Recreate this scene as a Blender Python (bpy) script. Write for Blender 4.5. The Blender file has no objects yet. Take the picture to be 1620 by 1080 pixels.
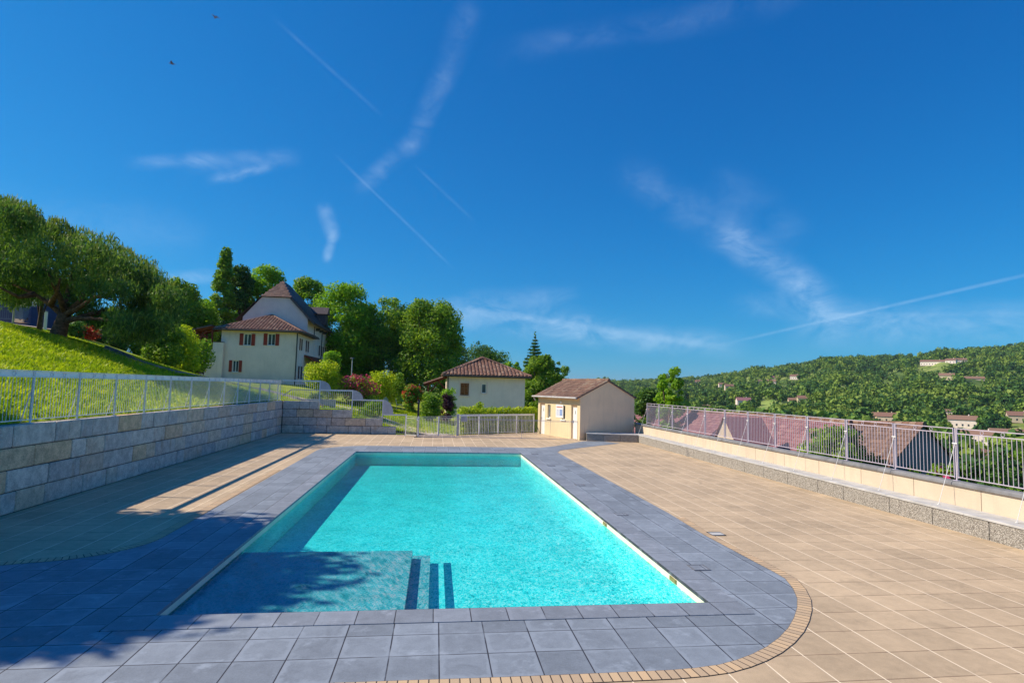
import bpy, math, random
import numpy as np
from mathutils import Vector, Matrix
PI = math.pi
R = math.radians
sc = bpy.context.scene
col = sc.collection
rnd = random.Random(7)
HAZE = .00007
nrng = np.random.RandomState(11)

# ------------------------------------------------------------------ survey
# the photograph's lens, measured from the paving grid; used only to read real
# positions off the photograph
F, YAW, PIT, ROL = 911.34, .1287, .0808, .0253
CAM = (0.0, 0.0, 3.0)
def ray(u, v):
    a = (u-810)/F; b = (v-540)/F
    c, s = math.cos(ROL), math.sin(ROL)
    a, b = c*a+s*b, -s*a+c*b
    c, s = math.cos(PIT), math.sin(PIT)
    w = -b
    y = c-s*w; z = s+c*w
    c, s = math.cos(YAW), math.sin(YAW)
    return (c*a+s*y, -s*a+c*y, z)
def atz(u, v, z=0.0):
    r = ray(u, v); t = (z-3)/r[2]; return Vector((r[0]*t, r[1]*t, z))
def aty(u, v, Y):
    r = ray(u, v); t = Y/r[1]; return Vector((r[0]*t, Y, 3+r[2]*t))
def atx(u, v, X):
    r = ray(u, v); t = X/r[0]; return Vector((X, r[1]*t, 3+r[2]*t))
def udir(u, v):
    return Vector(ray(u, v)).normalized()

# ------------------------------------------------------------------ helpers
class MB:
    def __init__(s): s.v = []; s.f = []
    def add(s, vs, fs):
        n = len(s.v); s.v += [tuple(p) for p in vs]; s.f += [tuple(i+n for i in f) for f in fs]
    def box(s, x0, x1, y0, y1, z0, z1):
        s.add([(x0,y0,z0),(x1,y0,z0),(x1,y1,z0),(x0,y1,z0),(x0,y0,z1),(x1,y0,z1),(x1,y1,z1),(x0,y1,z1)],
              [(3,2,1,0),(4,5,6,7),(0,1,5,4),(1,2,6,5),(2,3,7,6),(3,0,4,7)])
    def cbox(s, x0, x1, y0, y1, z0, z1, b=.01):
        # box with chamfered edges
        vs = []; idx = {}
        xs = (x0, x1); ys = (y0, y1); zs = (z0, z1)
        for i in (0,1):
            for j in (0,1):
                for k in (0,1):
                    sx = b if i == 0 else -b; sy = b if j == 0 else -b; sz = b if k == 0 else -b
                    idx[i,j,k,'x'] = len(vs); vs.append((xs[i], ys[j]+sy, zs[k]+sz))
                    idx[i,j,k,'y'] = len(vs); vs.append((xs[i]+sx, ys[j], zs[k]+sz))
                    idx[i,j,k,'z'] = len(vs); vs.append((xs[i]+sx, ys[j]+sy, zs[k]))
        g = lambda i,j,k,a: idx[i,j,k,a]
        fs = []
        for i in (0,1):
            q = [g(i,0,0,'x'),g(i,1,0,'x'),g(i,1,1,'x'),g(i,0,1,'x')]; fs.append(q if i else q[::-1])
            q = [g(0,i,0,'y'),g(0,i,1,'y'),g(1,i,1,'y'),g(1,i,0,'y')]; fs.append(q if i else q[::-1])
            q = [g(0,0,i,'z'),g(1,0,i,'z'),g(1,1,i,'z'),g(0,1,i,'z')]; fs.append(q if i else q[::-1])
        for i in (0,1):
            for j in (0,1):
                q = [g(i,j,0,'x'),g(i,j,1,'x'),g(i,j,1,'y'),g(i,j,0,'y')]; fs.append(q if i == j else q[::-1])
                q = [g(i,0,j,'x'),g(i,0,j,'z'),g(i,1,j,'z'),g(i,1,j,'x')]; fs.append(q if i == j else q[::-1])
                q = [g(0,i,j,'y'),g(1,i,j,'y'),g(1,i,j,'z'),g(0,i,j,'z')]; fs.append(q if i == j else q[::-1])
        for i in (0,1):
            for j in (0,1):
                for k in (0,1):
                    q = [g(i,j,k,'x'),g(i,j,k,'y'),g(i,j,k,'z')]; fs.append(q if (i+j+k)%2 else q[::-1])
        s.add(vs, fs)
    def tube(s, p, q, r0, r1=None, n=8, cap=True):
        r1 = r0 if r1 is None else r1
        p = Vector(p); q = Vector(q); d = (q-p).normalized()
        a = d.orthogonal().normalized(); b = d.cross(a)
        vs = []
        for c, r in ((p, r0), (q, r1)):
            for i in range(n):
                t = 2*PI*i/n+PI/n; vs.append(c+(a*math.cos(t)+b*math.sin(t))*r)
        fs = [(i, (i+1)%n, n+(i+1)%n, n+i) for i in range(n)]
        if cap: fs += [tuple(range(n))[::-1], tuple(range(n, 2*n))]
        s.add(vs, fs)
    def path(s, pts, rad, n=8):
        pts = [Vector(p) for p in pts]; vs = []
        a = None
        for i, p in enumerate(pts):
            d = (pts[min(i+1, len(pts)-1)]-pts[max(i-1, 0)]).normalized()
            if a is None: a = d.orthogonal().normalized()
            else: a = (a-d*a.dot(d)).normalized()
            b = d.cross(a)
            for k in range(n):
                t = 2*PI*k/n; vs.append(p+(a*math.cos(t)+b*math.sin(t))*rad[i])
        fs = []
        for i in range(len(pts)-1):
            for k in range(n): fs.append((i*n+k, i*n+(k+1)%n, (i+1)*n+(k+1)%n, (i+1)*n+k))
        fs += [tuple(range(n))[::-1], tuple(range((len(pts)-1)*n, len(pts)*n))]
        s.add(vs, fs)
    def ring(s, c, ax, rr, r, n=14, m=5):
        c = Vector(c); ax = Vector(ax).normalized(); a = ax.orthogonal().normalized(); b = ax.cross(a)
        vs = []
        for i in range(n):
            t = 2*PI*i/n; d = a*math.cos(t)+b*math.sin(t)
            for k in range(m):
                w = 2*PI*k/m; vs.append(c+d*(rr+r*math.cos(w))+ax*r*math.sin(w))
        s.add(vs, [(i*m+k, ((i+1)%n)*m+k, ((i+1)%n)*m+(k+1)%m, i*m+(k+1)%m) for i in range(n) for k in range(m)])
    def flatbar(s, p, q, w, t, side):
        # rectangular bar p->q, width w along side, thickness t
        p = Vector(p); q = Vector(q); d = (q-p).normalized(); a = Vector(side)
        a = (a-d*a.dot(d)).normalized(); b = d.cross(a)
        vs = [c+a*w/2*i+b*t/2*j for c in (p, q) for i, j in ((-1,-1),(1,-1),(1,1),(-1,1))]
        s.add(vs, [(3,2,1,0),(4,5,6,7),(0,1,5,4),(1,2,6,5),(2,3,7,6),(3,0,4,7)])
    def obj(s, name, mat, parent=None, smooth=False, bevel=0):
        me = bpy.data.meshes.new(name); me.from_pydata(s.v, [], s.f); me.validate(); me.update()
        return link(name, me, mat, parent, smooth)
def link(name, me, mat, parent=None, smooth=False):
    for m in (mat if isinstance(mat, (list, tuple)) else [mat]): me.materials.append(m)
    if smooth: me.polygons.foreach_set('use_smooth', [True]*len(me.polygons))
    o = bpy.data.objects.new(name, me); col.objects.link(o)
    if parent is not None: o.parent = parent
    return o
def npmesh(name, V, Q, mat, parent=None, k=4, uv=None, matidx=None, smooth=False):
    me = bpy.data.meshes.new(name)
    me.vertices.add(len(V)); me.vertices.foreach_set('co', np.asarray(V, dtype=np.float32).ravel())
    Q = np.asarray(Q, dtype=np.int32)
    me.loops.add(Q.size); me.loops.foreach_set('vertex_index', Q.ravel())
    me.polygons.add(len(Q)); me.polygons.foreach_set('loop_start', np.arange(0, Q.size, k, dtype=np.int32))
    if matidx is not None: me.polygons.foreach_set('material_index', np.asarray(matidx, dtype=np.int32))
    me.update(calc_edges=True)
    return link(name, me, mat, parent, smooth)
def tag(o, label=None, cat=None, group=None, kind=None):
    if label: o['label'] = label
    if cat: o['category'] = cat
    if group: o['group'] = group
    if kind: o['kind'] = kind
    return o
def empty(name, loc=(0,0,0), rz=0, **k):
    o = bpy.data.objects.new(name, None); o.location = loc; o.rotation_euler = (0,0,rz)
    o.empty_display_size = .2
    col.objects.link(o); return tag(o, **k)
def copy_tree(o, parent=None):
    c = o.copy(); col.objects.link(c)
    if parent is not None: c.parent = parent
    for ch in list(o.children): copy_tree(ch, c)
    return c

# ------------------------------------------------------------------ materials
class NT:
    def __init__(s, nt): s.nt = nt; s.n = nt.nodes; s.l = nt.links
    def node(s, t, **k):
        n = s.n.new(t)
        for a, b in k.items():
            if a.startswith('i_'): n.inputs[a[2:].replace('_', ' ')].default_value = b
            else: setattr(n, a, b)
        return n
    def val(s, sock, v):
        if isinstance(v, bpy.types.NodeSocket): s.l.new(v, sock)
        else: sock.default_value = v
    def math(s, op, a, b=None, c=None, clamp=False):
        n = s.node('ShaderNodeMath', operation=op, use_clamp=clamp)
        s.val(n.inputs[0], a)
        if b is not None: s.val(n.inputs[1], b)
        if c is not None: s.val(n.inputs[2], c)
        return n.outputs[0]
    def mr(s, v, a, b, c=0., d=1., smooth=True):
        n = s.node('ShaderNodeMapRange', interpolation_type='SMOOTHSTEP' if smooth else 'LINEAR')
        s.val(n.inputs[0], v); n.inputs[1].default_value = a; n.inputs[2].default_value = b
        n.inputs[3].default_value = c; n.inputs[4].default_value = d
        return n.outputs[0]
    def mix(s, f, a, b, mode='MIX'):
        n = s.node('ShaderNodeMix', data_type='RGBA', blend_type=mode)
        s.val(n.inputs[0], f)
        s.val(n.inputs[6], a if isinstance(a, bpy.types.NodeSocket) else (*a, 1) if len(a) == 3 else a)
        s.val(n.inputs[7], b if isinstance(b, bpy.types.NodeSocket) else (*b, 1) if len(b) == 3 else b)
        return n.outputs[2]
    def noise(s, vec, scale, detail=3, rough=.55, dist=0., out=0):
        n = s.node('ShaderNodeTexNoise'); n.inputs['Scale'].default_value = scale
        n.inputs['Detail'].default_value = detail; n.inputs['Roughness'].default_value = rough
        n.inputs['Distortion'].default_value = dist
        if vec is not None: s.l.new(vec, n.inputs['Vector'])
        return n.outputs[out]
    def white(s, vec=None, w=None):
        n = s.node('ShaderNodeTexWhiteNoise', noise_dimensions='3D' if vec is not None else '1D')
        if vec is not None: s.l.new(vec, n.inputs['Vector'])
        if w is not None: s.l.new(w, n.inputs['W'])
        return n.outputs['Value']
    def ramp(s, f, stops):
        n = s.node('ShaderNodeValToRGB'); s.val(n.inputs[0], f); e = n.color_ramp.elements
        while len(e) < len(stops): e.new(.5)
        for i, (p, c) in enumerate(stops): e[i].position = p; e[i].color = (*c, 1)
        return n.outputs[0]
    def vscale(s, vec, sx, sy, sz):
        n = s.node('ShaderNodeVectorMath', operation='MULTIPLY'); s.l.new(vec, n.inputs[0]); n.inputs[1].default_value = (sx, sy, sz)
        return n.outputs[0]
def mat(name, fn, rough=.8, spec=.3):
    m = bpy.data.materials.new(name); m.use_nodes = True
    t = NT(m.node_tree); b = m.node_tree.nodes['Principled BSDF']
    b.inputs['Roughness'].default_value = rough; b.inputs['Specular IOR Level'].default_value = spec
    fn(t, b); return m
def obco(t): return t.node('ShaderNodeTexCoord').outputs['Object']
def bump(t, b, h, strength=.4, dist=.02):
    n = t.node('ShaderNodeBump'); n.inputs['Strength'].default_value = strength; n.inputs['Distance'].default_value = dist
    t.l.new(h, n.inputs['Height']); t.l.new(n.outputs[0], b.inputs['Normal']); return n
def plain(name, c, rough=.6, var=.12, scale=3., bs=.0, metal=0., spec=.3, bscale=40):
    def fn(t, b):
        o = obco(t); n = t.noise(o, scale, 4)
        f = t.mr(n, .3, .7, 1-var, 1+var)
        r = t.mix(1., c, t.node('ShaderNodeCombineColor').outputs[0], 'MULTIPLY') if 0 else None
        cc = t.node('ShaderNodeCombineXYZ')
        for i in range(3): t.l.new(t.math('MULTIPLY', f, c[i]), cc.inputs[i])
        t.l.new(cc.outputs[0], b.inputs['Base Color'])
        b.inputs['Metallic'].default_value = metal
        if bs: bump(t, b, t.noise(o, bscale, 4), bs, .01)
    return mat(name, fn, rough, spec)
def vcol(t, f, c):
    cc = t.node('ShaderNodeCombineXYZ')
    for i in range(3): t.l.new(t.math('MULTIPLY', f, c[i]), cc.inputs[i])
    return cc.outputs[0]

def tile_mat(name, base, sx, sy, ox, oy, jointx, jointy, jw, halo=0., var=.12, grain=90, gamt=.2, bs=.3, tint=None):
    def fn(t, b):
        o = obco(t); s = t.node('ShaderNodeSeparateXYZ'); t.l.new(o, s.inputs[0])
        X = t.math('DIVIDE', t.math('SUBTRACT', s.outputs[0], ox), sx); Y = t.math('DIVIDE', t.math('SUBTRACT', s.outputs[1], oy), sy)
        fx = t.math('FLOOR', X); fy = t.math('FLOOR', Y)
        gx = t.math('SUBTRACT', X, fx); gy = t.math('SUBTRACT', Y, fy)
        ex = t.math('MULTIPLY', t.math('MINIMUM', gx, t.math('SUBTRACT', 1., gx)), sx)
        ey = t.math('MULTIPLY', t.math('MINIMUM', gy, t.math('SUBTRACT', 1., gy)), sy)
        cv = t.node('ShaderNodeCombineXYZ'); t.l.new(fx, cv.inputs[0]); t.l.new(fy, cv.inputs[1])
        rn = t.white(cv.outputs[0])
        big = t.noise(o, .5, 5, .6); med = t.noise(o, 6., 5, .65); fine = t.noise(o, grain, 2, .7)
        f = t.math('ADD', t.mr(rn, 0, 1, 1-var, 1+var, False), t.mr(big, .3, .7, -.1, .1))
        f = t.math('ADD', f, t.mr(med, .3, .7, -.07, .07))
        f = t.math('ADD', f, t.mr(fine, .25, .75, -gamt, gamt))
        c = vcol(t, f, base)
        st_ = t.noise(o, 1.3, 6, .75, .8); c = t.mix(t.mr(st_, .52, .70, 0, .42), c, tuple(k*.55 for k in base))
        if tint: c = t.mix(t.mr(med, .35, .75), c, vcol(t, f, tint))
        if halo:
            e = t.math('MINIMUM', ex, ey)
            e2 = t.math('ADD', e, t.math('MULTIPLY', t.math('SUBTRACT', t.noise(o, 5.5, 4, .6), .5), .26))
            hl = t.math('MULTIPLY', t.mr(e2, .035, .085, 1, 0), t.mr(rn, 0, .8, .15, 1.))
            pale = t.mix(t.mr(t.noise(o, 2.3, 4, .7), .55, .75), c, tuple(min(1, k*1.5) for k in base))
            c = t.mix(t.math('MULTIPLY', hl, halo), pale, tuple(k*1.45 for k in base))
        wob = t.math('MULTIPLY', t.math('SUBTRACT', t.noise(o, 3., 2), .5), .004)
        mx = t.mr(t.math('ADD', ex, wob), jw, jw+.006, 1, 0); my = t.mr(t.math('ADD', ey, wob), jw*.8, jw*.8+.006, 1, 0)
        brk = t.mr(t.noise(o, 1.7, 4), .3, .5, .35, 1.)
        c = t.mix(t.math('MULTIPLY', my, brk), c, jointy); c = t.mix(t.math('MULTIPLY', mx, brk), c, jointx)
        t.l.new(c, b.inputs['Base Color'])
        h = t.math('ADD', t.math('MULTIPLY', t.math('MAXIMUM', mx, my), -1.), t.math('MULTIPLY', fine, .4))
        h = t.math('ADD', h, t.math('MULTIPLY', rn, .25))
        bump(t, b, h, bs, .006)
    return mat(name, fn, .72, .35)

M = {}
M['beige'] = tile_mat('beige_paving', (.53,.395,.255), .55, .60, 4.88, 6.45, (.90,.74,.54), (.24,.16,.10), .0055, 0, .085, 140, .17)
M['grey'] = tile_mat('bluestone_paving', (.215,.245,.29), .55, .55, .14, 6.21, (.035,.035,.045), (.035,.035,.045), .0045, .5, .15, 60, .09)
M['coping'] = tile_mat('bluestone_coping', (.225,.25,.295), .49, .49, 3.99, 8.09, (.05,.05,.06), (.05,.05,.06), .004, .25, .10, 60, .09)

def brick_fn(t, b):
    o = t.node('ShaderNodeUVMap').outputs[0]
    s = t.node('ShaderNodeSeparateXYZ'); t.l.new(o, s.inputs[0])
    X = t.math('DIVIDE', s.outputs[0], .105); fx = t.math('FLOOR', X); g = t.math('SUBTRACT', X, fx)
    e = t.math('MINIMUM', g, t.math('SUBTRACT', 1., g)); rn = t.white(w=fx)
    ey = t.math('MINIMUM', s.outputs[1], t.math('SUBTRACT', 1., s.outputs[1]))
    ob = obco(t); fine = t.noise(ob, 120, 2, .7)
    f = t.math('ADD', t.mr(rn, 0, 1, .8, 1.15, False), t.mr(fine, .25, .75, -.15, .15))
    c = t.mix(rn, vcol(t, f, (.60,.44,.29)), vcol(t, f, (.56,.39,.23)))
    j = t.math('MAXIMUM', t.mr(e, .035, .08, 1, 0), t.mr(ey, .0, .04, 1, 0))
    c = t.mix(j, c, (.05,.035,.03)); t.l.new(c, b.inputs['Base Color'])
    bump(t, b, t.math('ADD', t.math('MULTIPLY', j, -1.), t.math('MULTIPLY', fine, .3)), .4, .006)
M['brick_edge'] = mat('brick_edging', brick_fn)

def stone_fn(cols, speck=.34, bs=.5):
    def fn(t, b):
        o = obco(t); g = t.node('ShaderNodeNewGeometry'); ri = g.outputs['Random Per Island']
        base = t.ramp(ri, cols); fine = t.noise(o, 70, 3, .8); med = t.noise(o, 5, 5, .7); sp = t.noise(o, 28, 3, .7)
        f = t.math('ADD', t.mr(fine, .3, .7, 1-speck, 1+speck), t.mr(med, .3, .7, -.24, .2))
        n = t.node('ShaderNodeVectorMath', operation='SCALE'); t.l.new(base, n.inputs[0]); t.l.new(f, n.inputs['Scale'])
        c = t.mix(t.mr(sp, .62, .7, 0, .5), n.outputs[0], (.20,.18,.16))
        st = t.noise(t.vscale(o, 1.2, 1.2, .35), 2.2, 4, .7)
        c = t.mix(t.mr(st, .55, .72, 0, .4), c, (.48,.31,.17))
        t.l.new(c, b.inputs['Base Color'])
        bump(t, b, t.math('ADD', fine, t.math('MULTIPLY', med, 2.5)), .8, .02)
    return fn
M['stone'] = mat('granite_blocks', stone_fn([(0,(.46,.43,.40)),(.25,(.66,.60,.52)),(.45,(.50,.47,.44)),(.62,(.62,.54,.44)),(.8,(.70,.50,.31)),(.9,(.46,.44,.43)),(1,(.62,.55,.46))]), .9)
M['mortar'] = plain('mortar', (.10,.09,.08), .95, .3, 8)
def agg_fn(t, b):
    o = obco(t); v = t.node('ShaderNodeTexVoronoi'); v.inputs['Scale'].default_value = 60; t.l.new(o, v.inputs['Vector'])
    s = t.node('ShaderNodeSeparateColor'); t.l.new(v.outputs['Color'], s.inputs[0])
    c = t.ramp(s.outputs[0], [(0,(.24,.22,.20)),(.35,(.36,.34,.30)),(.7,(.46,.43,.39)),(1,(.58,.54,.49))])
    c = t.mix(t.mr(v.outputs['Distance'], .45, .7), c, (.17,.15,.13)); t.l.new(c, b.inputs['Base Color'])
    bump(t, b, t.math('MULTIPLY', v.outputs['Distance'], -1.), .7, .012)
M['aggregate'] = mat('exposed_aggregate', agg_fn, .9)
M['slab'] = plain('bench_slab', (.50,.49,.48), .8, .14, 2.5, .35, bscale=60)
M['cap_dark'] = plain('dark_coping', (.20,.20,.21), .75, .2, 3, .3)
def render_fn(c, streak=.2, gs=90):
    def fn(t, b):
        o = obco(t); fine = t.noise(o, gs, 3, .7); big = t.noise(o, .7, 4, .6)
        st = t.noise(t.vscale(o, 3, 3, .3), 1.6, 4, .7)
        f = t.math('ADD', t.mr(fine, .3, .7, .93, 1.07), t.mr(big, .3, .7, -.06, .06))
        cc = t.mix(t.mr(st, .5, .75, 0, streak), vcol(t, f, c), tuple(k*.6 for k in c))
        t.l.new(cc, b.inputs['Base Color']); bump(t, b, fine, .35, .01)
    return fn
M['cream'] = mat('cream_wall_panels', render_fn((.64,.52,.39), .25), .85)
M['shedyellow'] = mat('yellow_render', render_fn((.72,.60,.38)), .85)
M['shedpink'] = mat('bounce_warmed_render', render_fn((.92,.67,.43), .25), .85)  # colour raised and warmed to imitate deck bounce on the shaded gable
M['wallgrey'] = mat('warm_grey_render', render_fn((.94,.76,.66), .25, 30), .85)
M['wallpink'] = mat('pale_pink_render', render_fn((.90,.70,.62), .15, 30), .85)
M['wallw'] = mat('offwhite_render', render_fn((.94,.79,.70), .2, 30), .85)
M['white'] = plain('white_paint', (.82,.82,.80), .45, .04, 2)
M['railw'] = plain('white_railing_paint', (.74,.74,.74), .4, .06, 2)
M['raill'] = plain('lilac_grey_railing_paint', (.52,.46,.54), .42, .06, 2)
M['metalp'] = plain('perforated_grey_metal', (.46,.47,.50), .5, .08, 5)
M['black'] = plain('black_metal', (.03,.03,.035), .4, .2, 3)
M['darkm'] = plain('dark_gutter', (.06,.055,.055), .5, .2, 3)
M['redwood'] = plain('red_stained_timber', (.25,.05,.025), .6, .25, 6)
M['shutred'] = plain('red_shutter', (.36,.05,.03), .6, .12, 6)
M['shutbrown'] = plain('brown_shutter', (.28,.10,.03), .65, .2, 6)
M['shutdark'] = plain('maroon_shutter', (.10,.025,.03), .6, .2, 6)
M['glass'] = mat('window_glass', lambda t, b: b.inputs['Base Color'].__setattr__('default_value', (.05,.08,.10,1)), .06, .8)
M['blue'] = plain('dark_blue_metal', (.04,.06,.14), .5, .15, 3)
M['bin'] = plain('blue_grey_bin_plastic', (.08,.13,.2), .5, .15, 3)
M['orangew'] = plain('garden_furniture', (.7,.7,.66), .5, .1, 3)
M['paper'] = plain('paper', (.8,.8,.8), .6, .03, 3)
M['redprint'] = plain('red_print', (.45,.08,.06), .6, .1, 3)
M['blueprint'] = plain('blue_print', (.25,.35,.6), .6, .1, 3)
M['slate'] = plain('slate_gable', (.16,.17,.20), .8, .12, 1.5, .3)
def rooft(cols):
    def fn(t, b):
        o = obco(t); ri = t.node('ShaderNodeNewGeometry').outputs['Random Per Island']
        c = t.ramp(ri, cols); n = t.noise(o, 14, 4, .7); li = t.noise(o, 5, 3, .7)
        c2 = t.mix(t.mr(n, .3, .7, 0, .45), c, (.10,.07,.06)); c2 = t.mix(t.mr(li, .6, .7, 0, .55), c2, (.42,.36,.27))
        t.l.new(c2, b.inputs['Base Color']); bump(t, b, n, .3, .01)
    return fn
M['tile'] = mat('roman_tiles', rooft([(0,(.20,.10,.07)),(.35,(.30,.155,.11)),(.7,(.25,.13,.10)),(1,(.42,.28,.20))]), .85)
M['tiledark'] = mat('weathered_tiles', rooft([(0,(.20,.12,.09)),(.4,(.27,.16,.12)),(.75,(.34,.19,.13)),(1,(.45,.34,.24))]), .85)
M['tileflat'] = mat('flat_brown_tiles', rooft([(0,(.14,.085,.07)),(.5,(.20,.12,.10)),(1,(.27,.16,.12))]), .85)
M['tilemar'] = mat('maroon_flat_tiles', rooft([(0,(.22,.085,.11)),(.5,(.30,.125,.15)),(1,(.38,.19,.19))]), .85)
M['tileslate'] = mat('dark_slate_tiles', rooft([(0,(.05,.04,.05)),(.5,(.08,.065,.075)),(1,(.12,.09,.09))]), .7)
M['bark'] = plain('bark', (.11,.075,.05), .95, .4, 9, .8, bscale=18)
M['barkp'] = plain('pine_bark', (.17,.09,.055), .95, .45, 7, .9, bscale=14)
def leafmat(name, a, b_, c=None, tr=.45, rough=.55, patch=False):
    c = c or b_
    def fn(t, b):
        ri = t.node('ShaderNodeNewGeometry').outputs['Random Per Island']; o = obco(t)
        n = t.noise(o, .8, 4, .65)
        f = t.math('ADD', t.math('MULTIPLY', ri, .6), t.mr(n, .32, .68, 0.08, .55))
        if patch: f = t.math('SUBTRACT', f, t.mr(t.noise(o, .45, 5, .7), .48, .66, 0, .35))
        cc = t.ramp(f, [(0, a), (.55, b_), (1, c)])
        t.l.new(cc, b.inputs['Base Color'])
        tl = t.node('ShaderNodeBsdfTranslucent'); tc = t.mix(1., cc, (1.0,1.05,.45), 'MULTIPLY'); t.l.new(tc, tl.inputs[0])
        mx = t.node('ShaderNodeMixShader'); mx.inputs[0].default_value = tr
        out = t.n['Material Output']; t.l.new(b.outputs[0], mx.inputs[1]); t.l.new(tl.outputs[0], mx.inputs[2]); t.l.new(mx.outputs[0], out.inputs[0])
    return mat(name, fn, rough, .25)
M['lgreen'] = leafmat('fresh_green_leaves', (0.078,0.195,0.0156), (0.221,0.429,0.026), (0.39,0.598,0.039))
M['mgreen'] = leafmat('mid_green_leaves', (.05,.12,.022), (.17,.33,.035), (.42,.56,.05))
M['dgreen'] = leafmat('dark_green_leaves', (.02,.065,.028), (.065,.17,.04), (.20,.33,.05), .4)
M['pine'] = leafmat('pine_needles', (.03,.09,.035), (.10,.21,.05), (.26,.38,.06), .45)
M['ygreen'] = leafmat('yellow_green_leaves', (0.169,0.286,0.0156), (0.416,0.546,0.0234), (0.676,0.7,0.039))
M['pinetip'] = leafmat('pine_candles', (.10,.17,.03), (.22,.28,.05), (.36,.38,.10), .35)
M['purple'] = leafmat('purple_leaves', (.03,.012,.028), (.07,.02,.05), (.13,.04,.08), .2)
M['redl'] = leafmat('red_leaves', (.30,.03,.03), (.52,.06,.05), (.65,.14,.08), .35)
M['pinkf'] = leafmat('pink_flowers', (.45,.03,.10), (.62,.06,.18), (.75,.18,.30), .3)
def farmat(name, st):
    def fn(t, b):
        g = t.node('ShaderNodeNewGeometry'); ri = g.outputs['Random Per Island']; p = g.outputs['Position']; oi = t.node('ShaderNodeObjectInfo').outputs['Random']
        n = t.mr(t.noise(p, .10, 2, .5), .3, .7); n2 = t.mr(t.noise(p, .012, 3, .6), .35, .65)
        f = t.math('ADD', t.math('MULTIPLY', ri, .14), t.math('ADD', t.math('MULTIPLY', n, .40), t.math('ADD', t.math('MULTIPLY', n2, .40), t.math('MULTIPLY', oi, .14))))
        f = t.math('ADD', f, .03)
        cc = t.ramp(f, st); t.l.new(cc, b.inputs['Base Color'])
        tl = t.node('ShaderNodeBsdfTranslucent'); t.l.new(cc, tl.inputs[0]); mx = t.node('ShaderNodeMixShader'); mx.inputs[0].default_value = .25
        t.l.new(b.outputs[0], mx.inputs[1]); t.l.new(tl.outputs[0], mx.inputs[2]); t.l.new(mx.outputs[0], t.n['Material Output'].inputs[0])
    return mat(name, fn, .6, .2)
M['far'] = farmat('far_woodland_leaves', [(.15,(.015,.055,.028)),(.42,(.04,.12,.03)),(.62,(.10,.21,.035)),(.85,(.24,.34,.05))])
M['farb'] = farmat('far_pale_leaves', [(.1,(.08,.18,.03)),(.5,(.17,.29,.04)),(.9,(.33,.42,.08))])
M['grassb'] = leafmat('grass_blades', (0.182,0.299,0.0156), (0.416,0.546,0.0182), (0.676,0.7,0.039), .4, patch=True)

def ground_fn(t, b):
    o = obco(t); s = t.node('ShaderNodeSeparateXYZ'); t.l.new(o, s.inputs[0])
    n1 = t.noise(o, .25, 5, .6); n2 = t.noise(o, 4, 5, .7); n3 = t.noise(o, .02, 5, .6)
    g = t.ramp(t.math('ADD', t.math('MULTIPLY', n1, .5), t.math('MULTIPLY', n2, .5)), [(.3,(.12,.18,.012)),(.5,(.26,.33,.015)),(.7,(.40,.44,.04))])
    far = t.ramp(n3, [(.38,(.05,.10,.02)),(.52,(.12,.19,.03)),(.66,(.30,.34,.09))])
    d = t.node('ShaderNodeVectorMath', operation='LENGTH'); t.l.new(o, d.inputs[0])
    c = t.mix(t.mr(d.outputs['Value'], 90, 200), g, far)
    t.l.new(c, b.inputs['Base Color']); bump(t, b, n2, .6, .06)
M['ground'] = mat('grass_ground', ground_fn, .95)
M['meadow'] = plain('dry_meadow', (.21,.27,.06), .95, .35, .035, .6, bscale=.4)
M['path'] = plain('path_surface', (.56,.46,.34), .9, .15, 2, .3)
M['asphalt'] = plain('grey_path', (.30,.28,.27), .9, .15, 2, .3)
M['liner'] = plain('turquoise_liner', (.46,.72,.74), .7, .08, 1.5)
M['liner_grey'] = plain('grey_step_liner', (.80,.40,.46), .7, .10, 3)
M['cream_tile'] = plain('cream_pool_wall', (.80,.76,.58), .6, .06, 3)
M['grate'] = plain('cream_grate', (.95,.42,.42), .5, .05, 3)

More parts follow.
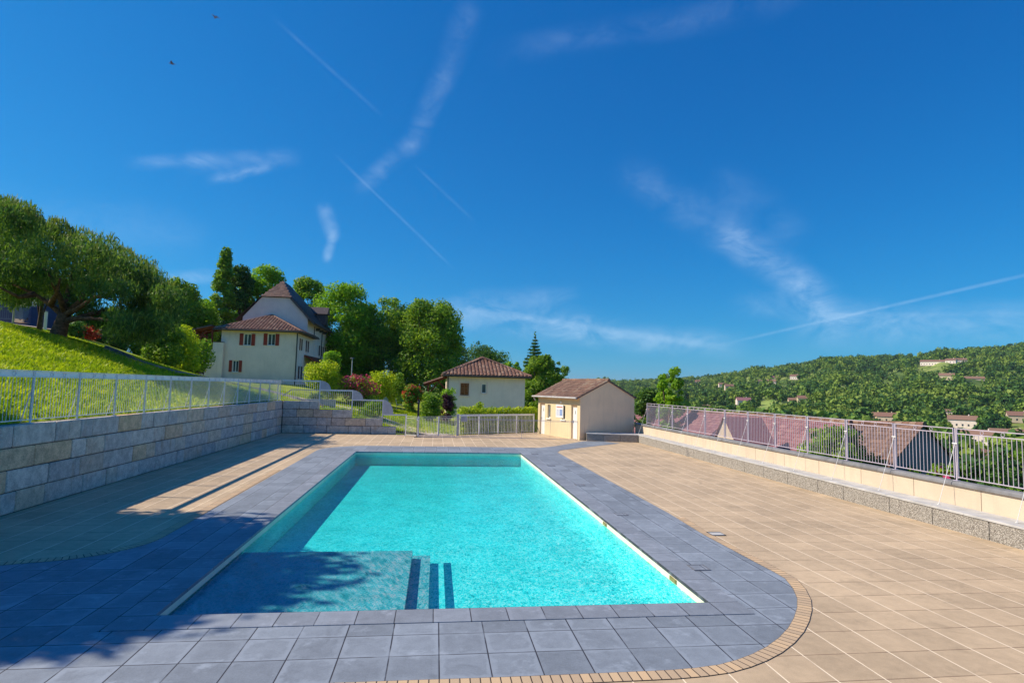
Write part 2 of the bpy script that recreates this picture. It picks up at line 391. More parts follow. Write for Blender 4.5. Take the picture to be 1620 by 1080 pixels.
def water_fn(t, b):
    nt = t.nt; o = obco(t)
    w = t.noise(o, 1.1, 2, .5, out=1); wv = t.node('ShaderNodeVectorMath', operation='MULTIPLY_ADD')
    t.l.new(w, wv.inputs[0]); wv.inputs[1].default_value = (.25,.25,0); t.l.new(o, wv.inputs[2])
    vs = t.vscale(wv.outputs[0], 1., .62, 1.)
    n1 = t.noise(vs, 11., 3, .6, .9); n2 = t.noise(vs, 21., 2, .6, .8)
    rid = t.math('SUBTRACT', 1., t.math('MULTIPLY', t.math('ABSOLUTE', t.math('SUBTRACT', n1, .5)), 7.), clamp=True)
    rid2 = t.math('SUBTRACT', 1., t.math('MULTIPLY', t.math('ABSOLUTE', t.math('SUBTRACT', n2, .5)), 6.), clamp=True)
    s = t.node('ShaderNodeSeparateXYZ'); t.l.new(o, s.inputs[0])
    # strength of the painted sparkle, rising towards the near right of the pool
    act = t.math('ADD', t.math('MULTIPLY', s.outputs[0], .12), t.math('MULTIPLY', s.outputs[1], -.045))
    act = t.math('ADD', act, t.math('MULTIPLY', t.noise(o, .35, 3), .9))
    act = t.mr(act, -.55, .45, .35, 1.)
    pat = t.math('ADD', t.math('MULTIPLY', rid, .55), t.math('MULTIPLY', rid2, .5))  # ripple lines put into the transmitted colour as caustic light
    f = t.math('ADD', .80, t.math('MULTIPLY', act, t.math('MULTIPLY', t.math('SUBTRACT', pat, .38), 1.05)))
    big = t.mr(t.noise(o, .5, 3), .3, .7, -.04, .04); f = t.math('ADD', f, big)
    cc = t.node('ShaderNodeCombineXYZ')
    glint = t.mr(pat, .62, .95, 0, .75)  # white sun sparkle painted into the transparent tint
    t.l.new(t.math('ADD', t.math('MULTIPLY', f, .20), t.math('MULTIPLY', glint, act)), cc.inputs[0])
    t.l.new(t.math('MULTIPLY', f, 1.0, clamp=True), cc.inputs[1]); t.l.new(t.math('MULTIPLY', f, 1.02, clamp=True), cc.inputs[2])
    tr = t.node('ShaderNodeBsdfTransparent'); t.l.new(cc.outputs[0], tr.inputs[0])
    gl = t.node('ShaderNodeBsdfGlossy'); gl.inputs['Roughness'].default_value = .03
    bp = t.node('ShaderNodeBump'); bp.inputs['Strength'].default_value = .5; bp.inputs['Distance'].default_value = .012
    t.l.new(t.math('ADD', n1, t.math('MULTIPLY', n2, .4)), bp.inputs['Height'])
    t.l.new(bp.outputs[0], gl.inputs['Normal'])
    fr = t.node('ShaderNodeFresnel'); fr.inputs['IOR'].default_value = 1.18; t.l.new(bp.outputs[0], fr.inputs['Normal'])
    mx = t.node('ShaderNodeMixShader'); t.l.new(fr.outputs[0], mx.inputs[0]); t.l.new(tr.outputs[0], mx.inputs[1]); t.l.new(gl.outputs[0], mx.inputs[2])
    t.l.new(mx.outputs[0], nt.nodes['Material Output'].inputs[0])
M['water'] = mat('pool_water', water_fn)

# ------------------------------------------------------------------ terrain
CP = np.array([(-9.4,y,1.9) for y in (-8,5,15,25,36)] + [(-16,-5,3.6),(-16,10,3.7),(-16,25,3.75),(-25,0,5.9),(-25,12,6),(-20.2,33.5,5.15),(-22.9,38,5.3),
 (-30,25,7.0),(-40,12,8.5),(-40,40,6.9),(-32,43,6.6),(-27,46,6.2),(-21,50,3.9),(-23,60,3.0),(-14,60,2.8),(-14,48,2.35),(-16,40,3.35),(-9.3,41,1.8),(-5.5,40,1.15),
 (-2.5,38.5,.2),(0,38,-.04),(-12,70,2.8),(-5,60,1.4),(0,50,.3),(1,47,.0),(4,46,-.1),(8,46,-.3),(8,55,-.3),(0,60,.6),(0,75,1),(-10,90,3),(-25,80,4),
 (-40,70,6),(-45,92,6),(13,45,-2),(15,60,-4),(10,75,-2.5),(22,90,-7),(3,42,-.12),(8,42,-.2),(11,40,-.35),(-1.5,37,0.0),
 (13,-8,-3.4),(13,5,-3.4),(13,15,-3.4),(13,25,-3.4),(13,35,-3.2),(20,-5,-6),(20,12,-6),(20,30,-5.5),(22,48,-6),(30,10,-8),(30,35,-8),(45,20,-11),(50,60,-12),(60,0,-14),(60,90,-15),(-60,0,10),(-60,60,8)], dtype=float)
def _tps(x, y, P):
    d2 = (x[:,None]-P[None,:,0])**2+(y[:,None]-P[None,:,1])**2
    return .5*d2*np.log(d2+1e-9)
n_ = len(CP); K = np.zeros((n_+3, n_+3)); K[:n_,:n_] = _tps(CP[:,0], CP[:,1], CP)+np.eye(n_)*1.5
K[:n_,n_] = 1; K[:n_,n_+1] = CP[:,0]; K[:n_,n_+2] = CP[:,1]; K[n_:,:n_] = K[:n_,n_:].T
W_ = np.linalg.solve(K, np.concatenate([CP[:,2], [0,0,0]]))
AZ = np.array([-180,-90,-40,0,10,17.7,22,25,29.5,32.7,35.7,40,43,45,47.5,49,60,90,180.])
EL = np.array([.3,1.,.8,.3,.7,.95,1.2,1.4,2.0,2.6,3.0,3.35,3.35,3.7,3.95,4.05,4.3,2.5,.3])
def sstep(a, b, x):
    t = np.clip((x-a)/(b-a), 0, 1); return t*t*(3-2*t)
def H(x, y):
    x = np.atleast_1d(np.asarray(x, float)); y = np.atleast_1d(np.asarray(y, float))
    xc = np.clip(x, -70, 70); yc = np.clip(y, -20, 105)
    near = _tps(xc, yc, CP)@W_[:n_]+W_[n_]+W_[n_+1]*xc+W_[n_+2]*yc
    r = np.hypot(x, y)+1e-6; az = np.degrees(np.arctan2(x, y))
    el = np.interp(az, AZ, EL)
    ridge = np.tan(np.radians(el))*1500+3-12
    base = -20+7*np.sin(x*.011+1)*np.sin(y*.009)
    far = base+(ridge-base)*sstep(380, 1500, r)**.85
    far += (6*np.sin(az*.9)+4*np.sin(az*2.3+r*.006))*sstep(450, 800, r)*(1-sstep(1100, 1450, r))
    far = np.where(r > 1500, ridge*np.clip(1-(r-1500)/4000, .0, 1)-8*sstep(1500,2600,r), far)
    k = sstep(62, 130, np.hypot(x+2, y-35))
    return near*(1-k)+far*k
def h1(x, y): return float(H(x, y)[0])
def hit(u, v, t0=8., t1=2600.):
    r = ray(u, v); ts = np.concatenate([np.arange(t0, 140, .15), np.geomspace(140, t1, 900)])
    X = r[0]*ts; Y = r[1]*ts; Z = 3+r[2]*ts
    hh = H(X, Y); ok = np.where(Z <= hh)[0]
    ok = [i for i in ok if not (-9.45 < X[i] < 12.8 and Y[i] < 36.4)]
    if len(ok) == 0: return None
    i = ok[0]; return Vector((X[i], Y[i], float(hh[i])))
def axis(lo, hi, step, pins, far, g):
    a = list(np.arange(lo, hi+.01, step)); a = [p for p in a if min(abs(p-q) for q in pins) > .35]+list(pins); a.sort()
    s = step; p = a[-1]
    while p < far: s *= g; p += s; a.append(p)
    s = step; p = a[0]; pre = []
    while p > -far: s *= g; p -= s; pre.append(p)
    return np.array(pre[::-1]+a)
xs = axis(-45, 45, 1., (-9.45, -2.6, 12.75), 7000, 1.055); ys = axis(-10, 95, 1., (-9.0, 36.42), 7000, 1.055)
gx, gy = np.meshgrid(xs, ys); gz = H(gx.ravel(), gy.ravel())
V = np.stack([gx.ravel(), gy.ravel(), gz], 1)
nx, ny = len(xs), len(ys)
ii, jj = np.meshgrid(np.arange(nx-1), np.arange(ny-1)); ii = ii.ravel(); jj = jj.ravel()
cx = (xs[ii]+xs[ii+1])/2; cy = (ys[jj]+ys[jj+1])/2
keep = ~((cx > -9.45) & (cx < 12.75) & (cy > -9.0) & (cy < 36.42))
# the yard around the shed is levelled
yard = (V[:,0] > -2.7) & (V[:,0] < 13) & (V[:,1] > 36.3) & (V[:,1] < 42.6)
V[yard, 2] = np.minimum(V[yard, 2], -.10)
a_ = jj*nx+ii; Q = np.stack([a_, a_+1, a_+nx+1, a_+nx], 1)[keep]
tag(npmesh('ground', V, Q, M['ground'], smooth=True), kind='structure')

# ------------------------------------------------------------------ deck and pool
PX0, PX1, PY0, PY1 = -3.44, 3.99, 8.09, 26.72
def polyobj(name, outer, hole, z, m, kind='structure', th=None):
    # planar polygon with optional hole via bmesh triangulation
    import bmesh
    bm = bmesh.new(); es = []
    for loop in ([outer] + ([hole] if hole else [])):
        vs = [bm.verts.new((p[0], p[1], z)) for p in loop]
        for i in range(len(vs)): es.append(bm.edges.new((vs[i], vs[(i+1)%len(vs)])))
    bmesh.ops.triangle_fill(bm, edges=es, use_beauty=True, use_dissolve=False)
    for f in bm.faces:
        if f.normal.z < 0: f.normal_flip()
    me = bpy.data.meshes.new(name); bm.to_mesh(me); bm.free()
    return tag(link(name, me, m), kind=kind)
PH = [(PX0-.02,PY0-.02),(PX1+.02,PY0-.02),(PX1+.02,PY1+.02),(PX0-.02,PY1+.02)]
polyobj('paved_terrace', [(-9.12,-9),(12.6,-9),(12.6,36.35),(12.6,43),(8.6,43),(7.1,39.9),(1.5,36.45),(-2.3,36.35),(-9.12,36.35)], PH, 0, M['beige'])
def arc(cx, cy, r, a0, a1, n=14):
    return [(cx+r*math.cos(R(a0+(a1-a0)*i/n)), cy+r*math.sin(R(a0+(a1-a0)*i/n))) for i in range(n+1)]
bord = []
bord += [(-9.1,6.15)]
near = [tuple(atz(u,v)[:2]) for u, v in ((400,1085),(620,1077),(800,1071),(900,1067),(981,1063.5),(1059,1060),(1100,1056.5),(1137,1051.5),(1165,1044),(1189,1035),(1212,1023.5),(1232,1009),(1247,993),(1256,977),(1261,961),(1261,946),(1254,930),(1242,915),(1225,905),(1204,894),(1159,870),(1114,846))]
farr = arc(3.9, 27.45, 1.95, 0, 90)
farl = arc(-2.9, 27.05, 2.3, 90, 180)
flare = arc(-6.6, 12.0, 1.55, 0, -80, 10)
outer = [(-9.1,near[0][1])]+near+[(5.85,14.)]+farr+farl+flare+[(-9.1,9.5)]
bo = polyobj('bluestone_border', outer, PH, .004, M['grey'])
def ribbon(name, line, w, z, m, side=1):
    pts = [Vector((p[0], p[1])) for p in line]; V = []; UV = []; L = 0
    res = [pts[0]]
    for a, b in zip(pts, pts[1:]):
        n = max(1, int((b-a).length/.2))
        for i in range(1, n+1): res.append(a.lerp(b, i/n))
    me = bpy.data.meshes.new(name); vs = []; uv = []; fs = []
    for i, p in enumerate(res):
        d = (res[min(i+1, len(res)-1)]-res[max(i-1, 0)]).normalized(); nrm = Vector((d.y, -d.x))*side
        if i: L += (p-res[i-1]).length
        vs += [(p.x, p.y, z), (p.x+nrm.x*w, p.y+nrm.y*w, z)]; uv += [(L, 0), (L, 1)]
        if i: fs.append((2*i-2, 2*i-1, 2*i+1, 2*i) if side > 0 else (2*i-2, 2*i, 2*i+1, 2*i-1))
    me.from_pydata(vs, [], fs); lay = me.uv_layers.new(name='UVMap')
    for l in me.loops: lay.data[l.index].uv = uv[l.vertex_index]
    me.update(); o = link(name, me, m)
    return tag(o, kind='structure')
ribbon('brick_edging', [(-9.1,near[0][1])]+near+[(5.85,13.5)], .19, .008, M['brick_edge'])
ribbon('brick_edging', [(-5.2,21.)]+flare+[(-9.1,9.5)], .22, .008, M['brick_edge'])
# bluestone path from the far corner to the bench
pl = [(4.6,29.3),(5.4,29.35),(6.4,30.3),(7.6,31.9),(8.75,33.5)]; pr = [(10.6,32.3),(9.0,30.9),(7.4,29.4),(6.2,28.2),(5.86,27.3)]
polyobj('bluestone_path', pl+[(9.9,33.4)]+pr, None, .0085, M['grey'])
# coping ring, 3 cm proud
mb = MB(); cw = .44
def ring_box(mb, x0,x1,y0,y1,w,z0,z1):
    mb.box(x0-w, x1+w, y0-w, y0, z0, z1); mb.box(x0-w, x1+w, y1, y1+w, z0, z1)
    mb.box(x0-w, x0, y0, y1, z0, z1); mb.box(x1, x1+w, y0, y1, z0, z1)
ring_box(mb, PX0, PX1, PY0, PY1, cw, -.035, .014)
tag(mb.obj('pool_coping', M['coping']), kind='structure')
# basin: walls, floor, platform and three steps
zf = -.60; zw = -.13
b_ = empty('pool_basin', (0,0,0), kind='structure')
mb = MB()
mb.add([(PX0,PY0,zf),(PX1,PY0,zf),(PX1,PY1,zf),(PX0,PY1,zf)], [(0,1,2,3)])
x0,x1,y0,y1 = PX0-.01,PX1+.01,PY0-.01,PY1+.01
mb.add([(x0,y0,zf-.01),(x1,y0,zf-.01),(x1,y1,zf-.01),(x0,y1,zf-.01),(x0,y0,zw-.02),(x1,y0,zw-.02),(x1,y1,zw-.02),(x0,y1,zw-.02)],
       [(4,5,1,0),(5,6,2,1),(6,7,3,2),(7,4,0,3)])
mb.obj('liner', M['liner'], b_)
mb = MB(); z2 = -.034
x0,x1,y0,y1 = PX0-.006,PX1+.006,PY0-.006,PY1+.006
mb.add([(x0,y0,zw-.03),(x1,y0,zw-.03),(x1,y1,zw-.03),(x0,y1,zw-.03),(x0,y0,z2),(x1,y0,z2),(x1,y1,z2),(x0,y1,z2)],
       [(4,5,1,0),(5,6,2,1),(6,7,3,2),(7,4,0,3)])
mb.obj('waterline_band', M['cream_tile'], b_)
# edges of the platform
pe = 11.55
zs_ = (-.15,-.30,-.45); sx = [atz(u, 925, z).x for u, z in zip((645,679,703), zs_)]; pe = atz(600, 871, -.15).y
mb = MB(); mb.box(PX0+.02, sx[0], PY0+.01, pe, zf+.005, -.15); mb.obj('platform', M['liner_grey'], b_)
for i in (1,2):
    mb = MB(); mb.box(sx[i-1]+.002, sx[i], PY0+.01, atz(670, 878, zs_[i]).y, zf+.005, zs_[i]); mb.obj('step', M['liner_grey'] if i == 1 else M['liner'], b_)
mb = MB(); c = atz(480,928,-.15)
mb.tube((c.x,c.y,-.154), (c.x,c.y,-.14), .12, .11, 20)
for k in range(6):
    a = k*PI/3; mb.tube((c.x+.06*math.cos(a),c.y+.06*math.sin(a),-.141),(c.x+.06*math.cos(a),c.y+.06*math.sin(a),-.134), .022, .018, 8)
mb.obj('drain_grate', M['grate'], b_)
for v, u in ((825,957),(912,1065),(676,0),(0,0)):
    if u == 0: continue
    p = atx(u, v, PX1)
    mb = MB(); mb.box(PX1-.012, PX1-.001, p.y-.13, p.y+.13, -.112, -.045); mb.box(PX1-.02, PX1-.013, p.y-.11, p.y+.11, -.10, -.055)
    mb.obj('overflow_slot', plain('green_plastic', (.25,.22,.08), .5), b_)
nx_, ny_ = 60, 150
gx, gy = np.meshgrid(np.linspace(PX0-.004, PX1+.004, nx_), np.linspace(PY0-.004, PY1+.004, ny_))
wz = np.full(gx.size, zw); V = np.stack([gx.ravel(), gy.ravel(), wz], 1)
ii, jj = np.meshgrid(np.arange(nx_-1), np.arange(ny_-1)); a_ = (jj*nx_+ii).ravel()
tag(npmesh('water', V, np.stack([a_, a_+1, a_+nx_+1, a_+nx_], 1), M['water'], smooth=True), kind='structure')
# inspection lids in the paving
lids = [(846,718,'farthest from the camera'),(871.6,736.5,'second farthest from the camera'),(917,767,'third from the far end'),(982,813.4,'fourth from the far end'),(1105.5,898,'nearest one in the bluestone')]
for u, v, w in lids:
    p = atz(u, v); o = empty('access_lid', (p.x, p.y, .004), label='square grey access lid in the right bluestone border, '+w, cat='lid', group='square access lids in the pool border')
    mb = MB(); mb.box(-.15,.15,.125,.15,0,.012); mb.box(-.15,.15,-.15,-.125,0,.012); mb.box(-.15,-.125,-.125,.125,0,.012); mb.box(.125,.15,-.125,.125,0,.012); mb.obj('frame', M['slate'] , o)
    mb = MB(); mb.cbox(-.12,.12,-.12,.12,.0,.010,.003); mb.obj('cover', M['coping'], o)
p = atz(1119,844.6); o = empty('access_lid', (p.x+.2,p.y,.004), label='pale access lid set in the beige paving beside the brick edging', cat='lid')
mb = MB(); mb.box(-.15,.15,.12,.15,0,.012); mb.box(-.15,.15,-.15,-.12,0,.012); mb.box(-.15,-.14,-.12,.12,0,.012); mb.box(.14,.15,-.12,.12,0,.012); mb.obj('frame', M['black'], o)
mb = MB(); mb.cbox(-.14,.14,-.115,.115,0,.010,.003); mb.obj('cover', M['slab'], o)

# ------------------------------------------------------------------ retaining walls of granite blocks
def blocks(mb, a, b, z0, z1, out, th=.34, seed=1, lo=.75, hi=1.5):
    r = random.Random(seed); a = Vector(a); b = Vector(b); L = (b-a).length; d = (b-a)/L; n = Vector(out); s = 0
    s -= r.uniform(0, .6)
    while s < L-.02:
        l = r.choice((.55,.8,1.05,1.3,1.5))*r.uniform(.9,1.08); e = min(s+l, L)
        if L-e < .35: e = L
        s_ = max(s, 0); g = .009; off = r.uniform(-.014,.016)
        t = MB(); t.cbox(s_+g, e-g+r.uniform(-.004,.004), -th, off, z0+g, z1-g-r.uniform(0,.006), .02)
        mb.add([(a.x+d.x*p[0]+n.x*p[1], a.y+d.y*p[0]+n.y*p[1], p[2]) for p in t.v], t.f if d.cross(n).z > 0 and False else t.f)
        s = e
def wallobj(name, parts, label, back):
    o = empty(name, (0,0,0), label=label, cat='retaining wall')
    mb = MB()
    for i, (a, b, z0, z1, out) in enumerate(parts): blocks(mb, a, b, z0, z1, out, seed=i*7+3)
    mb.obj('stone_blocks', M['stone'], o)
    mb = MB()
    for x in back: mb.box(*x)
    mb.obj('mortar_core', M['mortar'], o)
    return o
ch = [0, .47, .95, 1.43, 1.92]
wallobj('stone_retaining_wall', [((-9.1,-9,0),(-9.1,36.3,0),ch[i],ch[i+1],(1,0,0)) for i in range(4)],
        'long grey granite block retaining wall along the left side of the terrace', [(-9.40,-9.135,-9,36.5,-.3,1.895)])
wallobj('stepped_stone_wall', [((-9.08,36.3,0),(-2.35,36.3,0),ch[0],ch[1],(0,-1,0)),((-9.08,36.3,0),(-3.2,36.3,0),ch[1],ch[2],(0,-1,0)),
        ((-9.08,36.3,0),(-5.05,36.3,0),ch[2],ch[3],(0,-1,0)),((-9.08,36.3,0),(-7.0,36.3,0),ch[3],ch[4],(0,-1,0))],
        'short granite block wall stepping down beside the gate at the far left corner',
        [(-9.4,-2.37,36.335,36.62,-.3,.465),(-9.4,-3.22,36.336,36.62,.465,.94),(-9.4,-5.07,36.337,36.62,.94,1.42),(-9.4,-7.02,36.338,36.62,1.42,1.90)])

# ------------------------------------------------------------------ railings
def panel(parent, p, q, h, m, sp=.11, gap=.12, band=None, rings=(.36,.64), end=.05, br=.008, low=.08, bars2=True):
    """railing panel from p to q (base points), h high"""
    p = Vector(p); q = Vector(q); d = (q-p); L = d.length; d = d/L; Z = Vector((0,0,1))
    a = p+d*end; b = q-d*end
    mb = MB(); side = d
    for z in (h, h-gap): mb.flatbar(a+Z*z, b+Z*z, .02, .03, Z)
    mb.flatbar(a+Z*low, b+Z*low, .02, .03, Z)
    for c in (a, b): mb.flatbar(c+Z*(low-.03), c+Z*(h+.01), .035, .018, d.cross(Z))
    n = int(round((b-a).length/sp))
    for i in range(1, n):
        c = a+(b-a)*(i/n); mb.tube(c+Z*(low+.01), c+Z*(h-gap-.012), br, None, 6, False)
    o = mb.obj('railing_panel', m, parent)
    for t in rings:
        rb = MB(); c = a+(b-a)*t; rb.ring(c+Z*(h-gap/2), d.cross(Z), gap/2-.018, .007)
        rb.obj('ring', m, o)
    if band:
        bb = MB(); bb.flatbar(a+Z*(h-gap/2)+d.cross(Z)*.012*band, b+Z*(h-gap/2)+d.cross(Z)*.012*band, gap-.026, .006, Z); bb.obj('top_band', M['white'], o)
    return o
# right parapet, coping, railing
o = empty('parapet_wall', (0,0,0), label='cream panelled parapet wall with dark coping behind the right bench', cat='wall')
y = -8.9; mb = MB()
YF = 35.35
while y < YF:
    e = min(y+1.9, YF); mb.cbox(12.55, 12.80, y+.006, e-.006, -4.2, .93, .006); y = e
mb.obj('wall_panel', M['cream'], o)
mb = MB(); mb.cbox(12.575, 12.78, -8.9, YF, -4.1, .925, .002); mb.obj('joint_core', M['mortar'], o)
mb = MB(); yy = -8.9
while yy < YF:
    e = min(yy+2.4, YF); n = 8
    prof = [(12.49,.932),(12.49,.985),(12.53,1.02),(12.60,1.035),(12.72,1.035),(12.80,1.02),(12.85,.985),(12.85,.932)]
    vs = [(x, yy+.004, z) for x, z in prof]+[(x, e-.004, z) for x, z in prof]
    mb.add(vs, [(i, i+1, i+9, i+8) for i in range(7)]+[(7,0,8,15), tuple(range(8))[::-1], tuple(range(8,16))]); yy = e
mb.obj('coping', M['cap_dark'], o)
RF = empty('terrace_railing', (0,0,0), label='lilac grey metal railing with rings on top of the right parapet wall', cat='railing')
PX = 12.66; posts = [12.72+1.9*k for k in range(-4, 12)]
for y in posts:
    mb = MB(); mb.flatbar((PX,y,1.036),(PX,y,2.30), .03, .012, (0,1,0)); mb.box(PX-.05,PX+.05,y-.06,y+.06,1.034,1.045); mb.obj('post', M['raill'], RF)
    mb = MB(); mb.tube((12.16,y+.02,.475),(PX-.02,y,1.92), .0065, None, 6); mb.flatbar((PX-.025,y-.07,1.93),(PX-.025,y+.07,1.93), .03, .012, (0,0,1))
    mb.tube((12.16,y+.02,.458),(12.16,y+.02,.475), .03, .03, 8); mb.obj('strut', M['railw'], RF)
for a, b in zip(posts, posts[1:]):
    panel(RF, (PX,a,1.04), (PX,b,1.04), 1.25, M['raill'])
# bench
o = empty('stone_bench', (0,0,0), label='low exposed aggregate bench with pale slab seat along the right parapet', cat='bench')
mb = MB(); y = -8.9
bl = [1.15,1.5,1.0,1.35,1.25]; i = 0
while y < 32.2:
    e = min(y+bl[i%5]*1.15, 32.9); i += 1
    if 32.9-e < .4: e = 32.9
    mb.cbox(11.90, 12.20, y+.006, e-.006, -.05, .405, .012); y = e
    if e >= 32.9: break
# return in front of the shed
A = Vector((11.9,32.95)); B = Vector((8.95,33.62)); dd = (B-A); L = dd.length; dd /= L; nn = Vector((dd.y,-dd.x))
if nn.y > 0: nn = -nn
s = 0
for l in (1.05,1.0,.98):
    t = MB(); t.cbox(s+.006, min(s+l,L)-.006, -.30, 0, -.05, .405, .012); s += l
    mb.add([(A.x+dd.x*p[0]+nn.x*p[1], A.y+dd.y*p[0]+nn.y*p[1], p[2]) for p in t.v], [f[::-1] for f in t.f])
mb.obj('bench_blocks', M['aggregate'], o)
mb = MB(); y = -8.9
while y < 32.9:
    e = min(y+2.3, 32.9); mb.cbox(11.88, 12.548, y+.002, e-.002, .407, .455, .004); y = e
w = -nn*1.0
P = [A+nn*.02, B+nn*.02, B+w*.9, Vector((12.548,34.3)), Vector((12.548,32.91)), Vector((11.88,32.91))]
t = [(p.x,p.y,.407) for p in P]+[(p.x,p.y,.455) for p in P]; k = len(P)
mb.add(t, [tuple(range(k)), tuple(range(k,2*k))[::-1]]+[(i,(i+1)%k,k+(i+1)%k,k+i) for i in range(k)])
mb.obj('seat_slab', M['slab'], o)
# left railing
LF = empty('slope_railing', (0,0,0), label='white metal railing with solid top band above the long left stone wall', cat='railing')
LX = -9.27; lp = [11.25+1.75*k for k in range(-3, 15)]; lp = [y for y in lp if y < 35.9]+[36.38]
for i, y in enumerate(lp):
    mb = MB(); mb.flatbar((LX,y,1.9),(LX,y,3.13), .045, .016, (0,1,0)); mb.box(LX-.05,LX+.05,y-.05,y+.05,1.9,1.925); mb.obj('post', M['railw'], LF)
    if i < len(lp)-1:
        mb = MB(); mb.flatbar((LX-.2,y-.02,1.9),(LX-.02,y,2.7), .03, .012, (0,1,0)); mb.obj('strut', M['railw'], LF)
for a, b in zip(lp, lp[1:]): panel(LF, (LX,a,1.92), (LX,b,1.92), 1.2, M['railw'], gap=.14, band=-1, end=.02, br=.0062)
# stepped railing above the short wall
SF = empty('stepped_railing', (0,0,0), label='pale railing in three steps with quarter round end plates above the short stone wall', cat='railing')
SY = 36.42
secs = [(-9.2,-7.0,1.93,3.16),(-7.0,-5.05,1.45,2.63),(-5.05,-3.2,.97,2.08),(-3.2,-1.75,.02,1.22)]
for i, (xa, xb, zb, zt) in enumerate(secs):
    panel(SF, (xa,SY,zb), (xb,SY,zb), zt-zb, M['metalp'] if i > 1 else M['railw'], sp=.12, gap=.075, band=1, rings=(), end=.03, low=.06)
    mb = MB(); mb.flatbar((xb,SY,zb-.3 if i < 3 else zb),(xb,SY,zt+.02), .05, .02, (1,0,0)); mb.obj('post', M['railw'], SF)
    if i < 3:
        zn = secs[i+1][3]; hh = zt-zn; ww = .62
        prof = [(xb+.02,zn)]+[(xb+.02+ww*math.sin(R(a)), zn+hh*math.cos(R(a))) for a in range(0, 91, 9)]
        k = len(prof); mb = MB(); mb.add([(x,SY-.008,z) for x,z in prof]+[(x,SY+.008,z) for x,z in prof], [tuple(range(k)), tuple(range(k,2*k))[::-1]]+[(j,(j+1)%k,k+(j+1)%k,k+j) for j in range(k)])
        mb.obj('end_plate', M['metalp'], SF)

# ------------------------------------------------------------------ gate, fences, shower
GF = empty('entrance_gate', (0,0,0), label='pale metal double gate with slim bars between two square posts', cat='gate')
gl_ = atz(641,691); ga = Vector((-1.72,35.15,0)); gb = Vector((-.95,34.55,0)); gc = Vector((1.42,36.1,0))
for c in (ga, gb): 
    mb = MB(); mb.box(c.x-.03,c.x+.03,c.y-.03,c.y+.03,0,1.22); mb.obj('post', M['railw'], GF)
mb = MB(); mb.box(gc.x-.08,gc.x+.08,gc.y-.08,gc.y+.08,0,1.32); mb.obj('post', M['metalp'], GF)
panel(GF, ga, gb, 1.18, M['railw'], sp=.1, gap=.1, rings=(), low=.1)
gm = gb.lerp(gc, .5)
panel(GF, gb, gm, 1.18, M['railw'], sp=.11, gap=.1, rings=(), low=.1, br=.011); panel(GF, gm, gc, 1.18, M['railw'], sp=.11, gap=.1, rings=(), low=.1, br=.011)
mb = MB(); mb.box(gm.x-.03,gm.x+.03,gm.y-.03,gm.y+.03,0,1.2); mb.obj('post', M['railw'], GF)
mb = MB(); mb.box(gb.x-.12,gb.x-.05,gb.y-.05,gb.y-.03,.95,1.1); mb.obj('lock', M['white'], GF)
PFN = empty('rear_fence', (0,0,0), label='pale barred fence from the gate to the shed in front of the hedge', cat='fence')
fa = Vector((1.5,36.25,0)); fb = Vector((6.75,39.3,0)); N = 4
for i in range(N): panel(PFN, fa.lerp(fb,i/N), fa.lerp(fb,(i+1)/N), 1.28, M['railw'], sp=.12, gap=.1, rings=(), low=.1, band=1, br=.011)
for i in range(1, N+1):
    c = fa.lerp(fb, i/N); mb = MB(); mb.box(c.x-.025,c.x+.025,c.y-.025,c.y+.025,0,1.3); mb.obj('post', M['railw'], PFN)
SG = empty('fence_sign', (1.62,36.1,0), label='small pale notice plate hung on the fence beside the gate post', cat='sign')
mb = MB(); mb.cbox(-.03,.36,-.012,0,.86,1.2,.003); mb.obj('plate', M['metalp'], SG)
mb = MB()
for k in range(5): mb.box(.02,.30-.04*(k%3),-.0145,-.0125,1.12-.05*k,1.135-.05*k)
mb.obj('lettering', M['slate'], SG)
IF = empty('inner_fence', (0,0,0), label='very thin barred low fence across the paving in front of the shed', cat='fence')
ip = [(-.9,34.5),(1.2,34.75),(3.2,34.72),(5.2,34.6),(6.9,34.4),(8.5,34.0)]
for a, b in zip(ip, ip[1:]): panel(IF, (*a,0), (*b,0), 1.12 if a[0] > 1 else .12, M['raill'], sp=.115 if a[0] > 1 else 3, gap=.06, rings=(), low=.03, br=.0045, end=.0)
SH = empty('shower_column', (-.98,34.62,0), label='black pool shower column standing on the paving by the gate', cat='shower')
mb = MB(); mb.cbox(-.06,.06,-.045,.045,.02,2.2,.01); mb.obj('column', M['black'], SH)
mb = MB(); mb.box(-.2,.2,-.2,.2,0,.02); mb.obj('base_plate', M['darkm'], SH)
mb = MB(); mb.tube((0,-.05,2.1),(0,-.28,2.1),.014); mb.tube((0,-.28,2.1),(0,-.28,2.03),.02,.09,12); mb.obj('shower_head', M['black'], SH)
mb = MB(); mb.tube((0,-.045,1.05),(0,-.1,1.05),.025,None,10); mb.obj('tap', M['railw'], SH)

